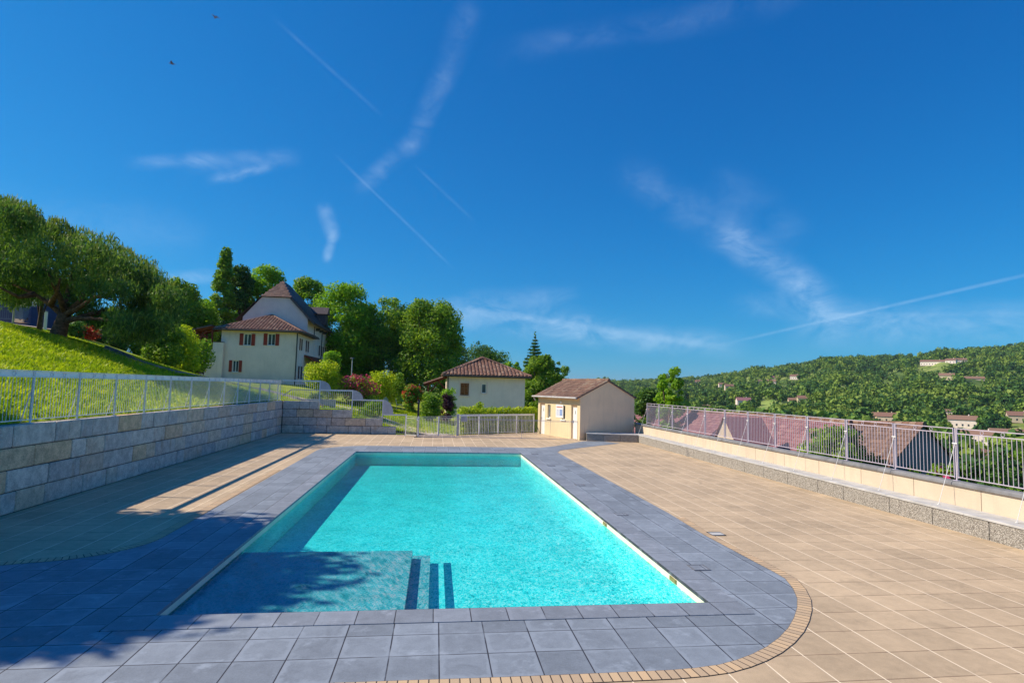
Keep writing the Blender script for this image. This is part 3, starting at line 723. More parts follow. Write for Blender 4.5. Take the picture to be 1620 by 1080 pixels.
# ------------------------------------------------------------------ building helpers
def holed(mb, O, U, Vv, W, Hh, holes, depth):
    """wall face O + u*U + v*V with rectangular openings and reveals going inwards"""
    O = Vector(O); U = Vector(U); Vv = Vector(Vv); n = U.cross(Vv).normalized()
    us = sorted({0, W, *[h[0] for h in holes], *[h[1] for h in holes]}); vs = sorted({0, Hh, *[h[2] for h in holes], *[h[3] for h in holes]})
    for a, b in zip(us, us[1:]):
        for c, d in zip(vs, vs[1:]):
            m1 = (a+b)/2; m2 = (c+d)/2
            if any(h[0] < m1 < h[1] and h[2] < m2 < h[3] for h in holes): continue
            mb.add([O+U*a+Vv*c, O+U*b+Vv*c, O+U*b+Vv*d, O+U*a+Vv*d], [(0,1,2,3)])
    for a, b, c, d in holes:
        p = [O+U*a+Vv*c, O+U*b+Vv*c, O+U*b+Vv*d, O+U*a+Vv*d]; q = [k-n*depth for k in p]
        mb.add(p+q, [(0,4,5,1),(1,5,6,2),(2,6,7,3),(3,7,4,0),(4,7,6,5)])
def local(parent, name, m, O, U, N, boxes):
    """boxes given as (u0,u1,n0,n1,z0,z1) in wall coordinates"""
    mb = MB(); O = Vector(O); U = Vector(U); N = Vector(N); Z = Vector((0,0,1))
    for u0,u1,n0,n1,z0,z1 in boxes:
        p = [O+U*a+N*b+Z*c for c in (z0,z1) for a, b in ((u0,n0),(u1,n0),(u1,n1),(u0,n1))]
        mb.add(p, [(3,2,1,0),(4,5,6,7),(0,1,5,4),(1,2,6,5),(2,3,7,6),(3,0,4,7)])
    return mb.obj(name, m, parent)
def window(parent, O, U, N, w, h, shut=None, depth=.12, mull=True, surround=None, sill=True):
    """window filling a hole; O lower left corner on wall plane"""
    f = .06; d0, d1 = -depth+.01, -depth+.06
    bx = [(0,f,d0,d1,0,h),(w-f,w,d0,d1,0,h),(f,w-f,d0,d1,0,f),(f,w-f,d0,d1,h-f,h)]
    if mull: bx.append((w/2-f*.6,w/2+f*.6,d0,d1,f,h-f))
    fr = local(parent, 'window', M['white'], O, U, N, bx)
    local(fr, 'pane', M['glass'], O, U, N, [(f*.9,w-f*.9,d0+.012,d0+.022,f*.9,h-f*.9)])
    if sill: local(fr, 'sill', surround or M['wallw'], O, U, N, [(-.08,w+.08,.002,.07,-.08,-.005)])
    if shut:
        sw = w*.52
        for s0 in (-sw-.02, w+.02):
            b = [(s0+.01,s0+sw-.01,.02,.045,.0,h)]+[(s0,s0+sw,.045,.06,z,z+.08) for z in (.12,h-.2)]
            k = 5
            for i in range(k): b.append((s0+sw*i/k+.006, s0+sw*(i+1)/k-.006, .046,.052,.01,h-.01))
            local(parent, 'shutter', shut, O, U, N, b)
    return fr
def tiles(mb, O, U, S, W, smax, smin=lambda u: 0., pitch=.21, row=.36, hgt=.055, pan=True):
    """roman tiles: each tile is its own little arch; U along the eave, S up the slope"""
    O = Vector(O); U = Vector(U).normalized(); S = Vector(S).normalized(); N = U.cross(S).normalized()
    n = max(1, int(round(W/pitch))); p = W/n
    prof = [(-.5,0.),(-.32,.75),(-.1,1.),(.1,1.),(.32,.75),(.5,0.)]
    for i in range(n):
        u = (i+.5)*p; a = smin(u); b = smax(u)
        if b-a < .08: continue
        m = max(1, int(round((b-a)/row))); r = (b-a)/m
        for k in range(m):
            s0 = a+k*r-.02; s1 = a+(k+1)*r; j = rnd.uniform(-.006,.006); vs = []
            for s, lift, sc_ in ((s0,.022,1.02),(s1,0.,.86)):
                for t, z in prof: vs.append(O+U*(u+t*p*.98*sc_+j)+S*s+N*(z*hgt*sc_+lift+.01))
            mb.add(vs, [(q, q+1, q+7, q+6) for q in range(5)]+[(0,5,4,3,2,1)])
def flat_tiles(mb, O, U, S, W, smax, smin=lambda u: 0., pitch=.2, row=.22):
    O = Vector(O); U = Vector(U).normalized(); S = Vector(S).normalized(); N = U.cross(S).normalized()
    n = max(1, int(round(W/pitch))); p = W/n
    for i in range(n):
        u = (i+.5)*p; a = smin(u); b = smax(u)
        if b-a < .05: continue
        m = max(1, int(round((b-a)/row))); r = (b-a)/m
        for k in range(m):
            j = rnd.uniform(-.004,.004)
            vs = [O+U*(u-p*.48)+S*(a+k*r-.015)+N*(.035+j), O+U*(u+p*.48)+S*(a+k*r-.015)+N*(.035+j), O+U*(u+p*.48)+S*(a+(k+1)*r)+N*(.012+j), O+U*(u-p*.48)+S*(a+(k+1)*r)+N*(.012+j)]
            vs += [v-N*.02 for v in vs[:2]]
            mb.add(vs, [(0,1,2,3),(4,5,1,0)])
def ridge(mb, a, b, r=.1, seg=.38):
    a = Vector(a); b = Vector(b); L = (b-a).length; d = (b-a)/L; n = max(1, int(L/seg))
    for i in range(n):
        p = a+d*(L*i/n-.01); q = a+d*(L*(i+1)/n+.02); mb.tube(p, q, r*1.05, r*.92, 8)

# ------------------------------------------------------------------ changing-room shed
th = math.atan2(.35,.937)
S = empty('pool_shed', (8.64,34.05,0), th, label='small rendered shed with weathered tile roof at the far end of the bench', cat='shed')
w, d, ez, rz_ = 4.15, 4.95, 2.62, 3.60
mb = MB()
hl = [(d-.95,d-.30,.001,2.08),(d-2.0,d-1.62,1.12,2.0),(d-3.72,d-3.36,1.12,2.0),(d-4.72,d-4.05,.001,2.08)]  # u runs from far end to near
holed(mb, (0,d,0), (0,-1,0), (0,0,1), d, ez, hl, .16)
mb.add([(w,0,0),(w,d,0),(w,d,ez),(w,0,ez)], [(0,1,2,3)])
mb.add([(0,d,0),(w,d,0),(w,d,ez),(w/2,d,rz_),(0,d,ez)], [(4,3,2,1,0)])
mb.obj('wall', M['shedyellow'], S)
mb = MB(); mb.add([(0,0,0),(w,0,0),(w,0,ez),(w/2,0,rz_),(0,0,ez),(0,.012,0),(w,.012,0),(w,.012,ez),(w/2,.012,rz_),(0,.012,ez)], [(0,1,2,3,4),(0,4,9,5),(1,6,7,2)])
for v in range(len(mb.v)): x,y,z = mb.v[v]; mb.v[v] = (x,y-.012,z)
mb.obj('gable_wall', M['shedpink'], S)
sl = math.hypot(w/2, rz_-ez); us = Vector((w/2,0,rz_-ez)).normalized(); ov = .32
mb = MB()
O1 = Vector((0,d+.15,ez))-us*ov; tiles(mb, O1, (0,-1,0), us, d+.22, lambda u: sl+ov-.02)
us2 = Vector((-w/2,0,rz_-ez)).normalized(); O2 = Vector((w,-.07,ez))-us2*.12; tiles(mb, O2, (0,1,0), us2, d+.22, lambda u: sl+.10)
ridge(mb, (w/2,-.1,rz_+.05), (w/2,d+.15,rz_+.05), .1)
rf = mb.obj('roof', M['tiledark'], S)
mb = MB(); N1 = Vector((-(rz_-ez),0,w/2)).normalized()
for O_, u_, L_ in ((O1, us, sl+ov), (O2, us2, sl+.12)):
    yv = Vector((0,-(d+.22),0)) if u_ is us else Vector((0,d+.22,0)); nn_ = Vector((0,0,-.05))
    a = [O_, O_+yv, O_+yv+u_*L_, O_+u_*L_]; mb.add(a+[p+nn_ for p in a], [(0,1,2,3),(7,6,5,4),(0,4,5,1),(1,5,6,2),(2,6,7,3),(3,7,4,0)])
mb.obj('roof_deck', M['tiledark'], rf)
mb = MB(); y_ = 0.06
while y_ < d: mb.box(-.14,.0,y_,y_+.06,ez-.10,ez-.02); y_ += .17
mb.box(-.05,-.002,0,d,ez-.22,ez-.10); mb.obj('eave_cornice', M['shedpink'], S)
mb = MB(); mb.tube((-.36,-.1,ez-.12),(-.36,d+.2,ez-.12),.055,None,10); mb.tube((-.36,d+.1,ez-.12),(-.2,d+.05,ez-.4),.035,None,8); mb.obj('gutter', M['slab'], S)
for k, (a, b, c, e) in enumerate(hl):
    O = Vector((0,d-a,c)); U = Vector((0,-1,0)); N = Vector((-1,0,0)); W_2 = b-a; h_ = e-c
    if k in (0,3):
        dr = local(S, 'door', M['white'], O, U, N, [(.04,W_2-.04,-.15,-.11,.02,h_-.16)]+[(.10,W_2-.10,-.11,-.102,.15,.95),(.10,W_2-.10,-.11,-.102,1.1,h_-.3)])
        local(dr, 'handle', M['metalp'], O, U, N, [(.09,.12,-.10,-.06,.98,1.14)])
        local(dr, 'pictogram', M['slate'], O, U, N, [(W_2/2-.03,W_2/2+.03,-.102,-.098,1.52,1.70),(W_2/2-.02,W_2/2+.02,-.102,-.098,1.715,1.755)])
        local(S, 'door_frame', M['shedpink'], O, U, N, [(0,.04,-.15,-.09,0,h_),(W_2-.04,W_2,-.15,-.09,0,h_),(.04,W_2-.04,-.15,-.09,h_-.14,h_)])
    else:
        window(S, O, U, N, W_2, h_, None, .15, False, M['white'])
mb = MB(); mb.box(-.06,-.001,d-2.95,d-2.80,2.14,2.26); mb.obj('lamp', M['white'], S)
NB = empty('notice_board', Matrix.Rotation(th,4,'Z')@Vector((0,d-2.68,0))+Vector((8.64,34.05,0)), th, label='white pool notice board between the two slit windows of the shed', cat='notice board')
local(NB, 'board', M['paper'], (0,.42,1.22), (0,-1,0), (-1,0,0), [(0,.86,.003,.02,0,.82)])
local(NB, 'heading', M['redprint'], (0,.42,1.22), (0,-1,0), (-1,0,0), [(.10+.1*i,.17+.1*i,.021,.024,.62,.70) for i in range(7)])
local(NB, 'blue_sheet', M['blueprint'], (0,.42,1.22), (0,-1,0), (-1,0,0), [(.46,.78,.021,.026,.12,.52)]+[(.08,.38,.021,.024,.12+.06*i,.14+.06*i) for i in range(7)])

# ------------------------------------------------------------------ left house
HH = empty('large_house', (0,0,0), label='tall rendered house with steep dark roof and red shutters on the left', cat='house')
X0, X1, Y0h = -21.2, -14.05, 60.0; gz0 = 2.0; eav = 8.05
mb = MB()
def fpos(u, v, Y): p = aty(u, v, Y); return p
def rect(u0, v0, u1, v1, Y): a = aty(u0, v1, Y); b = aty(u1, v0, Y); return (a.x-X0, b.x-X0, a.z-gz0, b.z-gz0)
fw = [rect(385,528,398,546,Y0h), rect(423,528,436,546,Y0h), rect(367,570,378,588,Y0h)]
holed(mb, (X0,Y0h,gz0), (1,0,0), (0,0,1), X1-X0, eav-gz0, fw, .14)
# right facade, low part then tall part then rear wing
def yz(u, v): p = atx(u, v, X1); return p.y-Y0h, p.z-gz0
rw = []
for u in (475.7, 486., 495.8):
    a, _ = yz(u-2, 540); b, _ = yz(u+1.6, 540); rw.append((a+.35, b-.1, 4.35, 5.55))
a, _ = yz(472.5, 580); b, _ = yz(476, 580); rw.append((a+.2, b, 1.4, 2.7))
YR1 = 7.6
holed(mb, (X1,Y0h,gz0), (0,1,0), (0,0,1), YR1, eav-gz0, [r for r in rw if r[1] < YR1-.1], .14)
rt = [(YR1+.6+1.5*i, YR1+1.05+1.5*i, 4.4, 5.4) for i in range(2)]+[(YR1+4.0,YR1+4.9,4.3,5.5),(YR1+6.4,YR1+7.2,4.3,5.5)]
holed(mb, (X1,Y0h+YR1,gz0), (0,1,0), (0,0,1), 8.4, 9.35-gz0, [(a-YR1,b-YR1,c,d_) for a,b,c,d_ in rt], .14)
YW = Y0h+YR1+8.4
holed(mb, (X1,YW,gz0), (0,1,0), (0,0,1), 6., 8.2-gz0, [(1.2,2.,4.1,5.3),(3.6,4.4,4.1,5.3)], .14)
mb.add([(X0,Y0h,gz0),(X0,82,gz0),(X0,82,8.0),(X0,Y0h,8.0)], [(3,2,1,0)])
mb.add([(X1,Y0h+YR1,8.0),(X0,Y0h+YR1,8.0),(X0,Y0h+YR1,9.35),(X1,Y0h+YR1,9.35)], [(0,1,2,3)])
mb.add([(X0,82,gz0),(X1,82,gz0),(X1,82,8.2),(X0,82,8.2)], [(3,2,1,0)])
mb.obj('wall', M['wallgrey'], HH)
for r in fw: window(HH, (X0+r[0],Y0h,gz0+r[2]), (1,0,0), (0,-1,0), r[1]-r[0], r[3]-r[2], M['shutred'], .14)
for r in rw:
    if r[1] < YR1-.1: window(HH, (X1,Y0h+r[0],gz0+r[2]), (0,1,0), (1,0,0), r[1]-r[0], r[3]-r[2], M['shutdark'], .14)
for r in rt: window(HH, (X1,Y0h+r[0],gz0+r[2]), (0,1,0), (1,0,0), r[1]-r[0], r[3]-r[2], M['shutdark'] if r[1]-r[0] > .6 else None, .14)
for a, b in ((1.2,2.),(3.6,4.4)): window(HH, (X1,YW+a,gz0+4.1), (0,1,0), (1,0,0), b-a, 1.2, M['shutdark'], .14)
# gable with cut-off top
gc_, gy_ = -17.35, 64.3
def gz_(wd): return 12.1-(wd-1.5)*1.2
mb = MB(); hw = 3.35
G = [(gc_-hw,gy_,8.0),(gc_+hw,gy_,8.0),(gc_+hw,gy_,gz_(hw)),(gc_+1.5,gy_,12.1),(gc_-1.5,gy_,12.1),(gc_-hw,gy_,gz_(hw))]
mb.add(G, [(0,1,2,3,4,5)])
mb.add([(gc_+hw,gy_,8.0),(gc_+hw,76.,8.0),(gc_+hw,76.,9.8),(gc_+hw,gy_,9.8)], [(0,1,2,3)])
mb.obj('gable_wall', M['wallpink'], HH)
# steep roof
ap = Vector((gc_,66.4,14.3)); ape = Vector((gc_,69.6,14.3)); ew = 4.1; ezr = gz_(3.9)+.25
mb = MB()
R0 = Vector((gc_+ew,gy_-.25,ezr)); R1 = Vector((gc_+ew,76.3,ezr)); T0 = Vector((gc_+1.55,gy_-.25,12.15))
L0 = Vector((gc_-ew,gy_-.25,ezr)); L1 = Vector((gc_-ew,76.3,ezr)); TL = Vector((gc_-1.55,gy_-.25,12.15))
mb.add([R0,R1,ape,ap,T0], [(0,1,2,3,4)]); mb.add([L0,L1,ape,ap,TL], [(4,3,2,1,0)]); mb.add([R1,L1,ape], [(0,1,2)])
k = len(mb.v); mb.add([R0-Vector((.1,0,.15)),R1-Vector((.1,0,.15)),R1,R0,T0-Vector((.1,0,.2)),T0], [(0,1,2,3),(0,3,5,4)])
st = mb.obj('steep_roof', M['tileslate'], HH)
mb = MB(); us_ = (T0-R0).normalized(); su = (ap.z-ezr)/us_.z
def rsm(u):
    # along +Y from gable: full height bounded by front and rear hips
    return max(0, min(su, (su*(12.15-ezr)/(14.3-ezr))+max(0,u)*1.25, (12.25-u)*1.2+.2))
flat_tiles(mb, R0, (0,1,0), us_, 12.0, rsm, pitch=.3, row=.3); mb.obj('slates', M['tileslate'], st)
mb = MB(); sv = (ap-(T0+TL)/2).normalized(); Lh = (ap-(T0+TL)/2).length
flat_tiles(mb, TL, (1,0,0), sv, (T0-TL).length, lambda u: Lh*(1-abs(u-1.55)/1.55), pitch=.25, row=.25)
mb.add([TL,T0,ap], [(0,1,2)])
mb.obj('hip_roof', M['tileflat'], HH)
mb = MB(); dq = Vector((gc_+3.0,72.,10.6)); mb.box(dq.x-.2,dq.x+.9,dq.y-.7,dq.y+.7,dq.z-.6,dq.z+.7); mb.add([(dq.x-1.4,dq.y-.9,dq.z+.7),(dq.x+1.1,dq.y-.9,dq.z+.7),(dq.x+1.1,dq.y,dq.z+1.6),(dq.x-1.9,dq.y,dq.z+1.6),(dq.x+1.1,dq.y+.9,dq.z+.7),(dq.x-1.4,dq.y+.9,dq.z+.7)], [(0,1,2,3),(1,4,2),(2,4,5,3)])
mb.obj('dormer', M['tileslate'], HH)
# low front roof
apx = Vector((-17.7,64.2,10.15)); e0 = Vector((X0-.6,Y0h-.55,eav+.06)); e1 = Vector((X1+.55,Y0h-.55,eav+.06))
mb = MB(); Wd = (e1-e0).length; mid = apx.x-e0.x; foot = Vector((apx.x,e0.y,e0.z)); Sv = (apx-foot); Ls = Sv.length
tiles(mb, e0, (1,0,0), Sv, Wd, lambda u: Ls*min(u/mid, (Wd-u)/(Wd-mid)), pitch=.32, hgt=.085)
e2 = Vector((X1+.55,67.9,eav+.06)); f2 = Vector((e1.x,apx.y,e1.z)); S2 = apx-f2; L2 = S2.length; W2 = e2.y-e1.y; m2 = apx.y-e1.y
tiles(mb, e1, (0,1,0), S2, W2, lambda u: L2*min(1,u/m2), pitch=.32, hgt=.085)
ridge(mb, e0+Vector((.1,.1,.05)), apx, .11); ridge(mb, e1+Vector((-.1,.1,.05)), apx, .11)
lr = mb.obj('low_roof', M['tile'], HH)
mb = MB(); dn = Vector((0,0,-.03)); e3 = Vector((e0.x,67.9,e0.z)); ar = Vector((apx.x,67.9,apx.z))
mb.add([e0+dn,e1+dn,e2+dn,ar+dn,apx+dn,e3+dn], [(0,1,4),(1,2,3,4),(0,4,3,5)]); mb.add([e0+dn*4,e1+dn*4,e2+dn*4,e3+dn*4], [(3,2,1,0)]); mb.obj('roof_deck', M['tileflat'], lr)
mb = MB(); mb.tube(e0+Vector((0,-.06,-.08)), e1+Vector((.06,-.06,-.08)), .08, None, 8); mb.tube(e1+Vector((.06,-.06,-.08)), e2+Vector((.06,0,-.08)), .08, None, 8)
mb.tube((X1+.08,Y0h-.08,eav-.1),(X1+.08,Y0h-.08,gz0),.06,None,8); mb.obj('gutter', M['darkm'], HH)
for yd, zd in ((Y0h+YR1+.1,8.2),(72.2,3.)): mb = MB(); mb.tube((X1+.1,yd,9.4),(X1+.1,yd,zd),.05,None,8); mb.obj('downpipe', M['darkm'], HH)
mb = MB()
for yb in (68.6,70.6,72.8,74.8): mb = MB(); mb.box(X1,X1+.5,yb,yb+.25,9.0,9.3); mb.obj('eave_bracket', M['darkm'], HH)
mb = MB(); tiles(mb, (X1+.4,YW,8.2), (0,1,0), (-1,0,.32), 6.3, lambda u: 3.2, pitch=.32, hgt=.085); mb.obj('wing_roof', M['tile'], HH)
# terrace wall and timber porch at its left
mb = MB(); a = aty(318,552,59.6); b = aty(337,552,59.6); c = aty(335,541,59.6); e = aty(354,541,59.6)
mb.box(a.x,b.x,59.5,59.75,gz0,a.z); mb.box(b.x,e.x+.0,59.5,59.75,gz0,c.z); mb.box(a.x,a.x+.25,59.75,62.5,gz0,a.z-.002)
tw = mb.obj('terrace_wall', M['wallgrey'], HH)
mb = MB(); mb.box(a.x-.04,b.x-.003,59.46,59.79,a.z,a.z+.05); mb.box(b.x,e.x+.04,59.46,59.79,c.z,c.z+.05); mb.obj('wall_cap', M['darkm'], tw)
mb = MB(); p = aty(345,517,61.5); q = aty(309,525,61.5)
for yy in (60.3,61.5,63.0): mb.flatbar((p.x,yy,p.z-.1),(q.x,yy,q.z-.1),.16,.08,(0,0,1)); mb.box(q.x+.5,q.x+.62,yy-.06,yy+.06,3.,q.z)
mb.flatbar((q.x+.55,60.2,q.z-.35),(q.x+.55,63.2,q.z-.35),.2,.1,(0,0,1)); mb.flatbar((q.x+.55,60.3,q.z-1.1),(p.x-.6,60.3,p.z-.55),.12,.08,(0,0,1))
mb.box(p.x-.12,p.x+.02,60.2,60.35,6.2,p.z); mb.obj('porch_frame', M['redwood'], HH)
mb = MB(); Sv = Vector((p.x-q.x,0,p.z-q.z)); mb.add([(q.x,59.9,q.z),(p.x,59.9,p.z),(p.x,63.4,p.z),(q.x,63.4,q.z),(q.x,59.9,q.z-.05),(p.x,59.9,p.z-.05),(p.x,63.4,p.z-.05),(q.x,63.4,q.z-.05)], [(0,1,2,3),(7,6,5,4),(4,5,1,0),(3,7,4,0)])
tiles(mb, (q.x,63.4,q.z), (0,-1,0), Sv, 3.5, lambda u: Sv.length-.02, pitch=.32, hgt=.085)
mb.obj('porch_roof', M['tile'], HH)
a = atx(481,560,X1); b = atx(507,570,X1)
mb = MB(); mb.add([(X1,a.y,6.0),(X1,b.y,6.0),(X1+1.6,b.y,5.3),(X1+1.6,a.y,5.3)], [(3,2,1,0)])
for yy in np.arange(a.y, b.y, .5): mb.flatbar((X1,yy,5.9),(X1+1.6,yy,5.2),.14,.07,(0,0,1))
mb.flatbar((X1+1.5,a.y,5.1),(X1+1.5,b.y,5.1),.18,.1,(0,0,1)); mb.box(X1+1.45,X1+1.57,a.y,a.y+.12,2.6,5.1); mb.obj('side_canopy', M['redwood'], HH)

# ------------------------------------------------------------------ bungalow
BG = empty('bungalow', (0,0,0), label='low rendered bungalow with red hipped tile roof behind the hedge', cat='house')
bx0, bx1, by0, by1, bz0, bez = .98, 8.02, 52., 60., -.6, 4.05
mb = MB()
def rb(u0, v0, u1, v1): a = aty(u0, v1, by0); b = aty(u1, v0, by0); return (a.x-bx0, b.x-bx0, a.z-bz0, b.z-bz0)
bw = [rb(728,606,742,625), rb(761.5,607,769.5,621.5)]
holed(mb, (bx0,by0,bz0), (1,0,0), (0,0,1), bx1-bx0, bez-bz0, bw, .12)
mb.add([(bx1,by0,bz0),(bx1,by1,bz0),(bx1,by1,bez),(bx1,by0,bez)], [(0,1,2,3)]); mb.add([(bx0,by0,bz0),(bx0,by1,bz0),(bx0,by1,bez),(bx0,by0,bez)], [(3,2,1,0)]); mb.add([(bx0,by1,bz0),(bx1,by1,bz0),(bx1,by1,bez),(bx0,by1,bez)], [(3,2,1,0)])
mb.obj('wall', M['wallw'], BG)
r = bw[0]; O = (bx0+r[0],by0,bz0+r[2]); wd = r[1]-r[0]; hh = r[3]-r[2]
fr = local(BG, 'window', M['wallpink'], O, (1,0,0), (0,-1,0), [(-.1,0,.002,.03,-.1,hh+.1),(wd,wd+.1,.002,.03,-.1,hh+.1),(0,wd,.002,.03,hh,hh+.1),(-.12,wd+.12,.002,.08,-.12,-.0)])
for s in (0,1): local(fr, 'shutter', M['shutbrown'], O, (1,0,0), (0,-1,0), [(s*wd/2+.01+i*wd/6, s*wd/2-.005+(i+1)*wd/6, -.06,-.03+.004*(i%2),.01,hh-.01) for i in range(3)]+[(s*wd/2+.02,(s+1)*wd/2-.02,-.03,-.012,z,z+.07) for z in (.2,hh-.3)])
r = bw[1]; fr = window(BG, (bx0+r[0],by0,bz0+r[2]), (1,0,0), (0,-1,0), r[1]-r[0], r[3]-r[2], None, .12, False, M['wallpink'])
local(fr, 'surround', M['wallpink'], (bx0+r[0],by0,bz0+r[2]), (1,0,0), (0,-1,0), [(-.12,-.0,.002,.02,-.0,r[3]-r[2]+.1),(r[1]-r[0],r[1]-r[0]+.12,.002,.02,0,r[3]-r[2]+.1)])
mb = MB(); e0 = Vector((bx0-.45,by0-.5,bez)); e1 = Vector((bx1+.5,by0-.5,bez)); e2 = Vector((bx1+.5,by1+.5,bez)); e3 = Vector((bx0-.45,by1+.5,bez))
ra = Vector((4.35,56.0,5.85)); rb_ = Vector((4.35,57.4,5.85)); W = e1.x-e0.x; md = ra.x-e0.x; Sv = ra-Vector((ra.x,e0.y,bez))
tiles(mb, e0, (1,0,0), Sv, W, lambda u: Sv.length*min(u/md,(W-u)/(W-md)), pitch=.33, hgt=.09)
D = e2.y-e1.y
for O_, U_, S_ in ((e1,(0,1,0),ra-Vector((e1.x,ra.y,bez))), (e3,(0,-1,0),ra-Vector((e0.x,ra.y,bez)))):
    Ls_ = S_.length; tiles(mb, O_, U_, S_, D, lambda u: Ls_*min(1,u/3.9,(D-u)/3.9), pitch=.33, hgt=.09)
for a, b in ((e0,ra),(e1,ra),(e2,rb_),(e3,rb_),(ra,rb_)): ridge(mb, a+Vector((0,0,.06)), b+Vector((0,0,.06)), .11)
rf = mb.obj('roof', M['tile'], BG)
mb = MB(); dn = Vector((0,0,-.02)); mb.add([e0+dn,e1+dn,e2+dn,e3+dn,ra+dn,rb_+dn], [(0,1,4),(1,2,5,4),(2,3,5),(3,0,4,5)]); lo = Vector((0,0,-.16)); mb.add([e0+lo,e1+lo,e2+lo,e3+lo], [(3,2,1,0)])
mb.obj('roof_deck', M['tileflat'], rf)
mb = MB(); mb.tube(e0+Vector((0,-.07,-.08)), e1+Vector((0,-.07,-.08)), .07, None, 8); mb.tube((bx0+.08,by0-.08,bez-.1),(bx0+.08,by0-.08,-.3),.045,None,8)
mb.obj('gutter', M['darkm'], BG)
mb = MB(); pq = aty(671,607,53.); pt = Vector((bx0,53,3.95))
for yy in (52.6,54.0,55.5): mb.flatbar((pt.x,yy,pt.z-.1),(pq.x,yy,pq.z-.1),.15,.08,(0,0,1)); mb.box(pq.x+.3,pq.x+.42,yy-.06,yy+.06,0,pq.z)
mb.flatbar((pq.x+.36,52.4,pq.z-.2),(pq.x+.36,55.7,pq.z-.2),.2,.1,(0,0,1)); mb.flatbar((pq.x+.36,52.6,pq.z-1.),(pq.x+1.2,52.6,pq.z+.1),.1,.08,(0,0,1)); mb.flatbar((pt.x,52.6,pt.z-1.3),(pt.x-.9,52.6,pt.z-.4),.1,.08,(0,0,1))
mb.obj('porch_frame', M['redwood'], BG)
mb = MB(); Sv2 = pt-pq; tiles(mb, (pq.x,56,pq.z), (0,-1,0), Sv2, 3.7, lambda u: Sv2.length-.02, pitch=.33, hgt=.09); mb.add([(pq.x,52.3,pq.z-.03),(pt.x,52.3,pt.z-.03),(pt.x,56,pt.z-.03),(pq.x,56,pq.z-.03)], [(0,1,2,3)]); mb.obj('porch_roof', M['tile'], BG)

# ------------------------------------------------------------------ houses just below the parapet
def low_house(label, a, b, run, roofm, wallm, gable=True, slope=.9, depth=5.):
    """ridge a->b (north-south); left slope faces the terrace"""
    o = empty('house_below', (0,0,0), label=label, cat='house')
    a = Vector(a); b = Vector(b)
    mb = MB(); dzs = -run*slope
    L = (b-a).length; Sd = Vector((run,0,run*slope)); O = Vector((a.x-run,b.y,b.z+dzs)); Uu = Vector((0,a.y-b.y,a.z-b.z))
    flat_tiles(mb, O, Uu, Sd, L, lambda u: Sd.length, pitch=.26, row=.26)
    O2 = Vector((a.x+run,a.y,a.z+dzs)); flat_tiles(mb, O2, -Uu, Vector((-run,0,run*slope)), L, lambda u: Sd.length, pitch=.26, row=.26)
    rr = mb.obj('roof', roofm, o)
    mb = MB(); P = [Vector((a.x-run,a.y,a.z+dzs)),a,Vector((a.x+run,a.y,a.z+dzs))]; Qp = [Vector((b.x-run,b.y,b.z+dzs)),b,Vector((b.x+run,b.y,b.z+dzs))]
    mb.add(P+Qp, [(0,1,4,3),(1,2,5,4)]); mb.obj('roof_deck', roofm, rr)
    mb = MB(); ridge(mb, a+Vector((0,0,.03)), b+Vector((0,0,.03)), .11); mb.obj('ridge_tiles', M['tile'], rr)
    mb = MB(); i_ = .35; zb = h1(a.x, a.y)-1
    ya, yb = a.y+.12, b.y-.12; k = run-i_; zs = a.z+dzs+i_*slope-.02
    for yy, fl in ((ya,0),(yb,1)):
        f = (0,1,2,3,4); mb.add([(a.x-k,yy,zb),(a.x+k,yy,zb),(a.x+k,yy,zs),(a.x,yy,a.z-.03),(a.x-k,yy,zs)], [f[::-1] if fl else f])
    mb.add([(a.x-k,ya,zb),(a.x-k,yb,zb),(a.x-k,yb,zs),(a.x-k,ya,zs)], [(3,2,1,0)]); mb.add([(a.x+k,ya,zb),(a.x+k,yb,zb),(a.x+k,yb,zs),(a.x+k,ya,zs)], [(0,1,2,3)])
    mb.obj('wall', wallm, o)
    return o
p = atx(1463,672,22.); q = atx(1343,668,22.)
low_house('house below the parapet with brown tile roof and dark slate gable end', p, q, 3.2, M['tileflat'], M['slate'], slope=1.05)
yn = atx(1284,715,18.8).y; q = atx(1158,654,21.); p = Vector((21.,yn,q.z+.08))
low_house('house below the parapet with long maroon tile roof, middle of three', p, q, 2.2, M['tilemar'], M['wallpink'], slope=1.15)
p = atx(1152,649,21.5); q = atx(1016,641,21.5)
p = atx(1160,654.4,21.)
q = atx(1016,647,21.)
low_house('house below the parapet with mauve roof, nearest the shed', p, q, 3.4, M['tilemar'], M['wallw'])
# pale gabled dormer between two roofs
o = empty('gabled_annex', (0,0,0), label='small building with pale triangular gable between the roofs below the parapet', cat='building')
A_ = atx(1147,661,19.); Bv = atx(1165,697,19.); Cv = atx(1133,694,19.)
mb = MB(); yy = 0; XA = 16.2; A_ = atx(1147,661,XA); Bl = atx(1129,702,XA); Br = atx(1167,704,XA)
dx3 = Vector((2.2,0,0))
mb.add([Bl,Br,A_,Bl+dx3,Br+dx3,A_+dx3], [(1,0,2),(3,4,5)]); mb.box(XA+.02,XA+2.1,Br.y+.02,Bl.y-.02,-7,min(Bl.z,Br.z)); mb.obj('wall', M['cream'], o)
mb = MB()
for B_, s_ in ((Bl,1),(Br,-1)):
    n3 = Vector((0,.05*s_,.06)); v4 = [B_+n3-Vector((.12,0,0)), A_+n3-Vector((.12,0,0)), A_+n3+dx3, B_+n3+dx3]; lo3 = Vector((0,0,-.05)); mb.add(v4+[v+lo3 for v in v4], [(0,1,2,3) if s_ > 0 else (3,2,1,0),(4,5,6,7),(0,1,5,4)])
mb.obj('roof', M['tilemar'], o)

